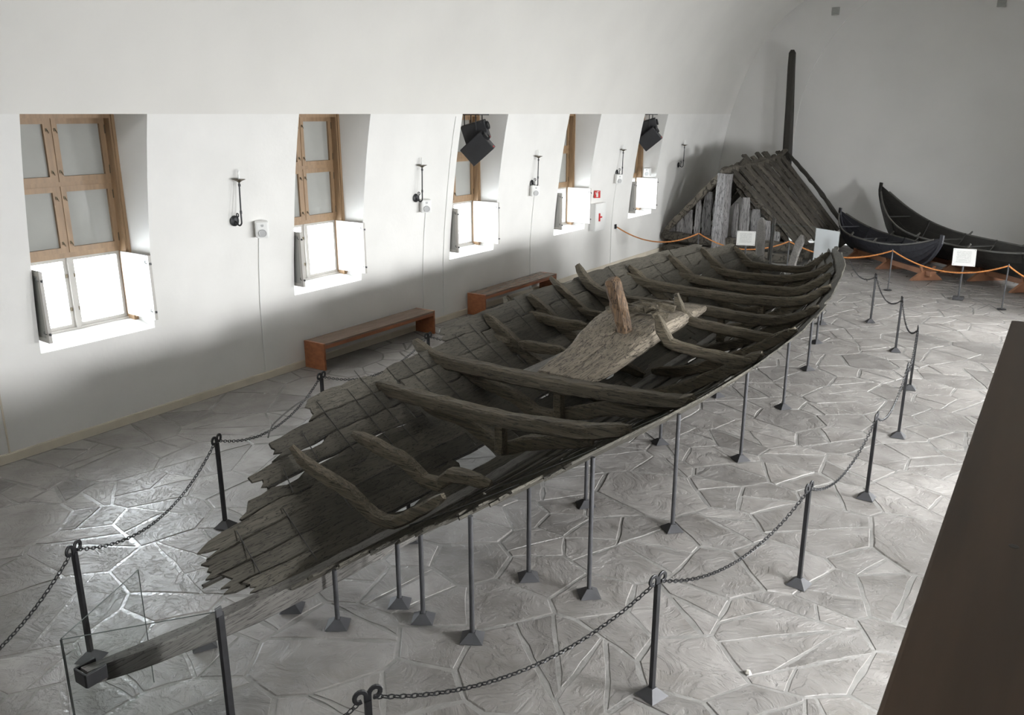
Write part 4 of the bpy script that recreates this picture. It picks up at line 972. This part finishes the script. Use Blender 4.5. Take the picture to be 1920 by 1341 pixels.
# ------------------------------------------------------------------ the grave hut
def hut():
    H = thing('burial_hut', 'dark old timber hut with steep plank roof in the far left corner', 'hut', (-8.8, 27.9, 0))
    r = random.Random(12)
    A, Bk = Vector((-9.0, 25.9, 2.72)), Vector((-8.42, 29.9, 3.02))       # ridge
    Ef, Eb = Vector((-6.62, 25.85, .50)), Vector((-6.28, 29.85, .62))     # right eave
    Wf, Wb = Vector((-10.93, 26.1, .62)), Vector((-10.6, 29.9, .70))    # left eave
    def roof(E0, E1, n, seed):
        rr = random.Random(seed)
        for i in range(n):
            f = (i+.6)/(n+.1); p = A.lerp(Bk, f); e = E0.lerp(E1, f); d = (p-e)
            top = p+d.normalized()*rr.uniform(-.14, .42); bot = e-d.normalized()*rr.uniform(-.05, .12)
            w = 3.95/n*.5*rr.uniform(.84, 1.0); lift = Vector((0, 0, rr.uniform(0, .05)))
            pts = [bot+lift+(top-bot)*k/6+Vector((rr.uniform(-.012, .012), rr.uniform(-.02, .02), rr.uniform(-.012, .012))) for k in range(7)]
            MB().sweep(pts, [w*rr.uniform(.93, 1.0) for _ in range(7)], [.05]*7, None, .012, .4, i+seed).build('roof_plank', M['hut'], H)
    roof(Ef, Eb, 9, 3); roof(Wf, Wb, 8, 8)
    timber([A+Vector((-.05, -.35, -.02)), A.lerp(Bk, .5)+Vector((0, 0, -.06)), Bk+Vector((0, .1, -.06))], .12, .11, 'ridge_beam', H, M['hut'], .02, seed=2)
    # gable of upright boards
    xs = [(-10.72, .25), (-10.46, .25), (-10.18, .29), (-9.86, .20), (-9.56, .30), (-9.27, .18), (-8.62, .18), (-8.34, .31), (-7.98, .30), (-7.64, .30), (-7.32, .26)]
    for i, (x, w) in enumerate(xs):
        zt = (2.66-(abs(x+9.0))*.95)-.10-r.uniform(0, .08)
        if -9.4 < x < -8.5: zt -= r.uniform(.45, .6)
        pts = [(x+r.uniform(-.015, .015), 25.93, .50+(zt-.5)*k/4) for k in range(5)]
        MB().sweep(pts, [w/2]*4+[w*.4], .035, (0, 1, 0), .012, .35, i).build('gable_board', M['hut_lit'], H)
    MB().sweep(smooth_line([(-9.03, 25.72, .02), (-9.02, 25.72, 1.2), (-8.98, 25.76, 2.62)], .25), .22, .17, (0, 1, 0), .018, .5, 5).build('gable_post', M['hut_lit'], H)
    timber([(-10.98, 25.86, .64), (-10.0, 25.87, 1.68), (-9.06, 25.9, 2.70)], .05, .10, 'rafter', H, M['hut'], .012, seed=6)
    timber([(-6.95, 26.1, .60), (-7.95, 26.1, 1.66), (-8.94, 26.1, 2.62)], .05, .09, 'rafter', H, M['hut'], .012, seed=7)
    timber([(-9.9, 26.25, 1.55), (-9.2, 26.25, 2.3)], .06, .06, 'brace', H, M['hut'], .01, seed=9)
    timber([(-8.1, 26.25, 1.45), (-8.75, 26.25, 2.15)], .06, .06, 'brace', H, M['hut'], .01, seed=10)
    timber([(-11.03, 25.85, .56), (-9.5, 25.8, .50), (-8.2, 25.82, .50), (-6.7, 25.85, .5)], .15, .15, 'sill_log', H, M['hut'], .02, seed=11)
    timber([(-10.9, 25.72, .16), (-9.2, 25.7, .15), (-7.6, 25.7, .15), (-6.4, 25.75, .15)], .16, .15, 'sill_log', H, M['hut'], .02, seed=13)
    timber([(-6.45, 25.9, .30), (-6.3, 27.8, .30), (-6.1, 29.8, .33)], .14, .2, 'sill_log', H, M['hut'], .02, seed=14)
    timber([(-10.8, 25.95, .30), (-10.7, 27.8, .30), (-10.55, 29.8, .33)], .14, .2, 'sill_log', H, M['hut'], .02, seed=15)
    # long loose pole along the far roof edge
    timber([Bk+Vector((.08, .16, .10)), Bk.lerp(Eb, .5)+Vector((.12, .16, .16)), Eb+Vector((.1, .12, .12))], .07, .06, 'edge_pole', H, M['pole'], .01, seed=16)
hut()
pl = thing('timber_pole', 'tall dark timber pole standing up behind the hut roof', 'pole', (-8.36, 30.2, 0))
MB().sweep([(-8.36, 30.2, 0.01), (-8.37, 30.2, 1.5), (-8.38, 30.2, 3.0), (-8.44, 30.2, 4.6), (-8.50, 30.2, 5.9), (-8.51, 30.2, 6.38), (-8.51, 30.2, 6.48)], [.15, .15, .15, .13, .115, .10, .05], [.13, .13, .12, .11, .10, .09, .05], (0, 1, 0), .006, .4, 3).build('shaft', M['pole'], pl)
sk = thing('carved_stake', 'short dark forked stake standing behind the stern left of the glass', 'stake', (-6.3, 20.9, 0))
MB().sweep([(-6.22, 20.9, .01), (-6.25, 20.9, .9), (-6.27, 20.9, 1.5), (-6.28, 20.9, 1.82), (-6.27, 20.9, 1.92)], [.10, .10, .11, .10, .03], .05, (0, 1, 0), .006, .4, 4).build('shaft', M['keel'], sk)
MB().sweep([(-6.02, 20.95, .01), (-6.02, 20.95, 1.0), (-5.98, 20.95, 1.9)], [.05, .05, .04], .03, (0, 1, 0), .005, .4, 4).build('side_piece', M['pole'], sk)

# ------------------------------------------------------------------ two small boats on cradles
def boat(name, a, b, beam, depth, rise0, rise1, z0, label, m_out, base):
    """a, b: plan points of the two stem heads; z0 height of the keel above the floor"""
    a, b = Vector((*a, 0)), Vector((*b, 0)); L_ = (b-a).length; ax = (b-a).normalized(); nx = Vector((-ax.y, ax.x, 0))
    T = thing(name, label, 'boat', base)
    N = 36
    def half(s): return beam/2*max(0.0, 1-abs(2*s-1)**2.3)**0.85
    def sheer(s): q = abs(2*s-1); return z0+depth+(rise0 if s < .5 else rise1)*q**3.2
    def keel(s): q = abs(2*s-1); return z0+(depth*.9+(rise0 if s < .5 else rise1)*.8)*max(0, (q-.55)/.45)**2.6
    def P(s, side, t):
        w = half(s)*(t**0.62); z = keel(s)+(sheer(s)-keel(s))*(t**1.5)
        return a+ax*(L_*s)+nx*(side*w)+Vector((0, 0, z))
    for side in (-1, 1):
        for k in range(4):
            t0, t1 = k/4, (k+1)/4+.03 if k < 3 else 1.0; vs = []; fs = []
            for i in range(N+1):
                s = i/N
                for t, off in ((t0, .012), (t1, 0.0)):
                    p = P(s, side, t); vs.append(p+nx*side*off)
                for t, off in ((t0, .012), (t1, 0.0)):
                    p = P(s, side, t); vs.append(p+nx*side*(off-.02)+Vector((0, 0, .004)))
            for i in range(N):
                q = i*4; w = (i+1)*4
                fs += [(q, w, w+1, q+1), (q+2, q+3, w+3, w+2), (q+1, w+1, w+3, q+3), (q, q+2, w+2, w)]
            link_mesh('strake', vs, fs, m_out, T)
        pts = [P(i/N, side, 1.0)+Vector((0, 0, .01)) for i in range(1, N)]
        MB().sweep(pts, .022, .022, None, 0, .3, 0).build('gunwale', M['gunwale'], T)
        for s in (.38, .62):
            p = P(s, side, 1.0); MB().sweep([p+Vector((0, 0, .0))-ax*.12, p+Vector((0, 0, .05))-ax*.02, p+Vector((0, 0, .13))+ax*.06], [.03, .03, .015], .02, None, 0, .3, 0).build('oar_crook', M['gunwale'], T)
    for s, rs in ((0.0, rise0), (1.0, rise1)):
        d = -1 if s == 0 else 1
        pts = [a+ax*(L_*(s-d*.13))+Vector((0, 0, keel(s-d*.13)-.02)), a+ax*(L_*(s-d*.05))+Vector((0, 0, keel(s-d*.05))), a+ax*(L_*s)+Vector((0, 0, keel(s))), a+ax*(L_*s+d*.02)+Vector((0, 0, sheer(s)+.08))]
        MB().sweep(smooth_line(pts, .15), .03, .07, (ax.x, ax.y, 0.01), 0, .3, 0).build('stem', m_out, T)
    pts = [a+ax*(L_*s)+Vector((0, 0, keel(s)-.03)) for s in np.linspace(.13, .87, 16)]
    MB().sweep(pts, .03, .045, None, 0, .2, 0).build('keel', m_out, T)
    for s in (.2, .36, .5, .64, .8):
        pts = [P(s, -1, t)+Vector((0, 0, .03)) for t in (1.0, .8, .6, .4, .2, .05)]+[P(s, 1, t)+Vector((0, 0, .03)) for t in (.05, .2, .4, .6, .8, 1.0)]
        MB().sweep(pts, .03, .025, None, 0, .3, 0).build('rib', m_out, T)
    for s in (.12, .36, .5, .64, .88):
        p, q = P(s, -1, .86), P(s, 1, .86); MB().sweep([p, (p+q)/2, q], .05, .015, None, 0, .3, 0).build('thwart', m_out, T)
    return a, ax, nx, L_
def cradle(c, ax, ln, w, h, feet, label):
    """a long beam under the keel on broad triangular feet"""
    c = Vector((*c, 0)); nx = Vector((-ax[1], ax[0], 0)); ax = Vector((ax[0], ax[1], 0))
    t = thing('boat_cradle', label, 'cradle', (c.x, c.y, .012), 0, 'cradles under the small boats')
    def Q(u, v, z): p = c+nx*u+ax*v; return (p.x, p.y, z)
    def board(poly, v0, v1, name):
        n = len(poly); vs = [Q(u, v0, z) for u, z in poly]+[Q(u, v1, z) for u, z in poly]
        link_mesh(name, vs, [tuple(range(n)), tuple(range(2*n-1, n-1, -1))]+[(i, (i+1) % n, n+(i+1) % n, n+i) for i in range(n)], M['cradle'], t)
    for f in feet:
        v = (f-.5)*ln
        board([(-w, .012), (w, .012), (w*.93, .05), (w*.30, h-.02), (-w*.30, h-.02), (-w*.93, .05)], v-.045, v+.045, 'foot')
        for sg in (-1, 1): board([(sg*w*.34, h-.10), (sg*w*.50, h+.10), (sg*w*.38, h+.10), (sg*w*.20, h-.10)], v-.03, v+.03, 'side_rest')
    board([(-.085, h-.14), (.085, h-.14), (.085, h), (-.085, h)], -ln/2, ln/2, 'beam')
a, ax, nx, L_ = boat('rowing_boat', (-6.15, 29.0), (-2.62, 24.8), 1.35, .50, .55, .42, .31, 'small dark boat with bluish side on cradles right of the hut', M['boat2'], (-4.4, 26.9, 0))
p = a+ax*(L_*.60); cradle((p.x, p.y), (ax.x, ax.y), 4.1, .46, .30, (.06, .5, .93), 'orange brown cradle with triangular feet under the small boat')
a, ax, nx, L_ = boat('rowing_boat', (-5.15, 29.9), (0.95, 23.3), 1.75, .60, 1.22, .6, .34, 'larger dark boat with high prow behind the small boat, running out of the picture', M['boat'], (-2.1, 26.8, 0))
p = a+ax*(L_*.52); cradle((p.x, p.y), (ax.x, ax.y), 5.6, .55, .32, (.1, .40, .62, .9), 'orange brown cradle with triangular feet under the larger boat')

# ------------------------------------------------------------------ orange rope barrier and signs at the back
def rope(a, b, sag, label):
    a, b = Vector(a), Vector(b); pts = [a+(b-a)*(i/20)-Vector((0, 0, 4*sag*(i/20)*(1-i/20))) for i in range(21)]
    tag(MB().tube(pts, .018, 8).build('barrier_rope', M['rope']), label, 'rope', 'orange rope barrier at the back')
RP = [(-8.86, 23.45), (-6.19, 23.29), (-3.52, 23.10), (-.88, 22.19)]
RL = ['thin grey rope post in front of the hut logs', 'thin grey rope post behind the stern glass', 'thin grey rope post before the small boat', 'thin grey rope post at the right before the larger boat']
t = thing('rope_post', None, 'post', (0, 0, 0))
MB().lathe([(.10, .0), (.10, .012), (.03, .022)], (0, 0, 0), 20).build('base', M['iron'], t)
MB().lathe([(.016, .012), (.016, 1.0), (.02, 1.0), (.02, 1.03), (.006, 1.07)], (0, 0, 0), 12).build('pole', M['steel'], t)
for i, (x, y) in enumerate(RP):
    o = t if i == 0 else copy_tree(t)
    o.location = (x, y, .012); o['label'] = RL[i]; o['group'] = 'rope posts at the back'
hk = thing('rope_hook', 'small black rope hook on the left wall before the hut', 'hook', (wx(1.19), 22.45, 1.19))
MB().bbox((wx(1.19)+.02, 22.45, 1.19), (.04, .09, .13), .008).tube([(wx(1.19)+.03, 22.45, 1.19), (wx(1.19)+.08, 22.45, 1.17)], .015, 8).build('plate', M['iron'], hk)
rope((wx(1.19)+.08, 22.45, 1.17), (*RP[0], 1.04), .34, 'orange brown rope from the wall hook to the first rope post')
rope((*RP[0], 1.04), (*RP[1], 1.04), .34, 'orange rope in front of the hut post, dipping behind the ship')
rope((*RP[1], 1.04), (*RP[2], 1.04), .30, 'orange rope behind the stern running to the small boat')
rope((*RP[2], 1.04), (*RP[3], 1.04), .34, 'orange rope in front of the white sign and boats')
rope((*RP[3], 1.04), (.9, 21.0, 1.04), .3, 'orange rope at the right edge of the picture')
def sign(x, y, zc, w, h, lab, yaw):
    t = thing('info_sign', lab, 'sign', (x, y, .012), 0, 'white information signs')
    MB().bbox((x, y, .05), (.24, .24, .07), .01).build('base', M['steel'], t)
    MB().tube([(x, y, .05), (x, y, zc-h*.4)], .022, 8).build('pole', M['steel'], t)
    R = Matrix.Rotation(yaw, 3, 'Z') @ Matrix.Rotation(-.5, 3, 'X')
    me = MB().box((0, 0, 0), (w, .012, h)); p = me.build('panel', M['paper'], t); p.location = (0, -.03, zc-.012); p.rotation_euler = (R.to_euler())
    for v in p.data.vertices: v.co += Vector((x, y, .012))
    sb = MB()
    for u in (-1, 1):
        for q in (-1, 1): sb.box((u*w*.44, -.008, q*h*.43), (.012, .008, .012))
    s = sb.build('screw', M['steel'], p)
    for v in s.data.vertices: v.co += Vector((x, y, .012))
sign(-1.86, 22.83, 1.06, .50, .44, 'white information sign on a post before the larger boat', .15)
sign(-6.98, 22.0, 1.22, .48, .40, 'blank looking white sign behind the ship in front of the hut', .3)

# ------------------------------------------------------------------ crumbs on the floor
for i, (x, y, s, lab) in enumerate(((-1.58, 5.92, .028, 'tiny pale stone chip on the floor at bottom right'), (-9.6, 11.55, .03, 'tiny white chip on the dark floor before the near bench'))):
    c = thing('stone_chip', lab, 'chip', (x, y, .012))
    r = random.Random(i); vs = [(x+s*r.uniform(.7, 1.2)*math.cos(k*1.05), y+s*r.uniform(.7, 1.2)*math.sin(k*1.05), .012) for k in range(6)]
    vs += [(x+(p[0]-x)*.6, y+(p[1]-y)*.6, .012+s*r.uniform(.6, 1)) for p in vs]
    link_mesh('chip', vs, [tuple(range(5, -1, -1)), tuple(range(6, 12))]+[(k, (k+1) % 6, 6+(k+1) % 6, 6+k) for k in range(6)], M['chip'], c)

for o in bpy.data.objects:
    if '_base' in o: del o['_base']
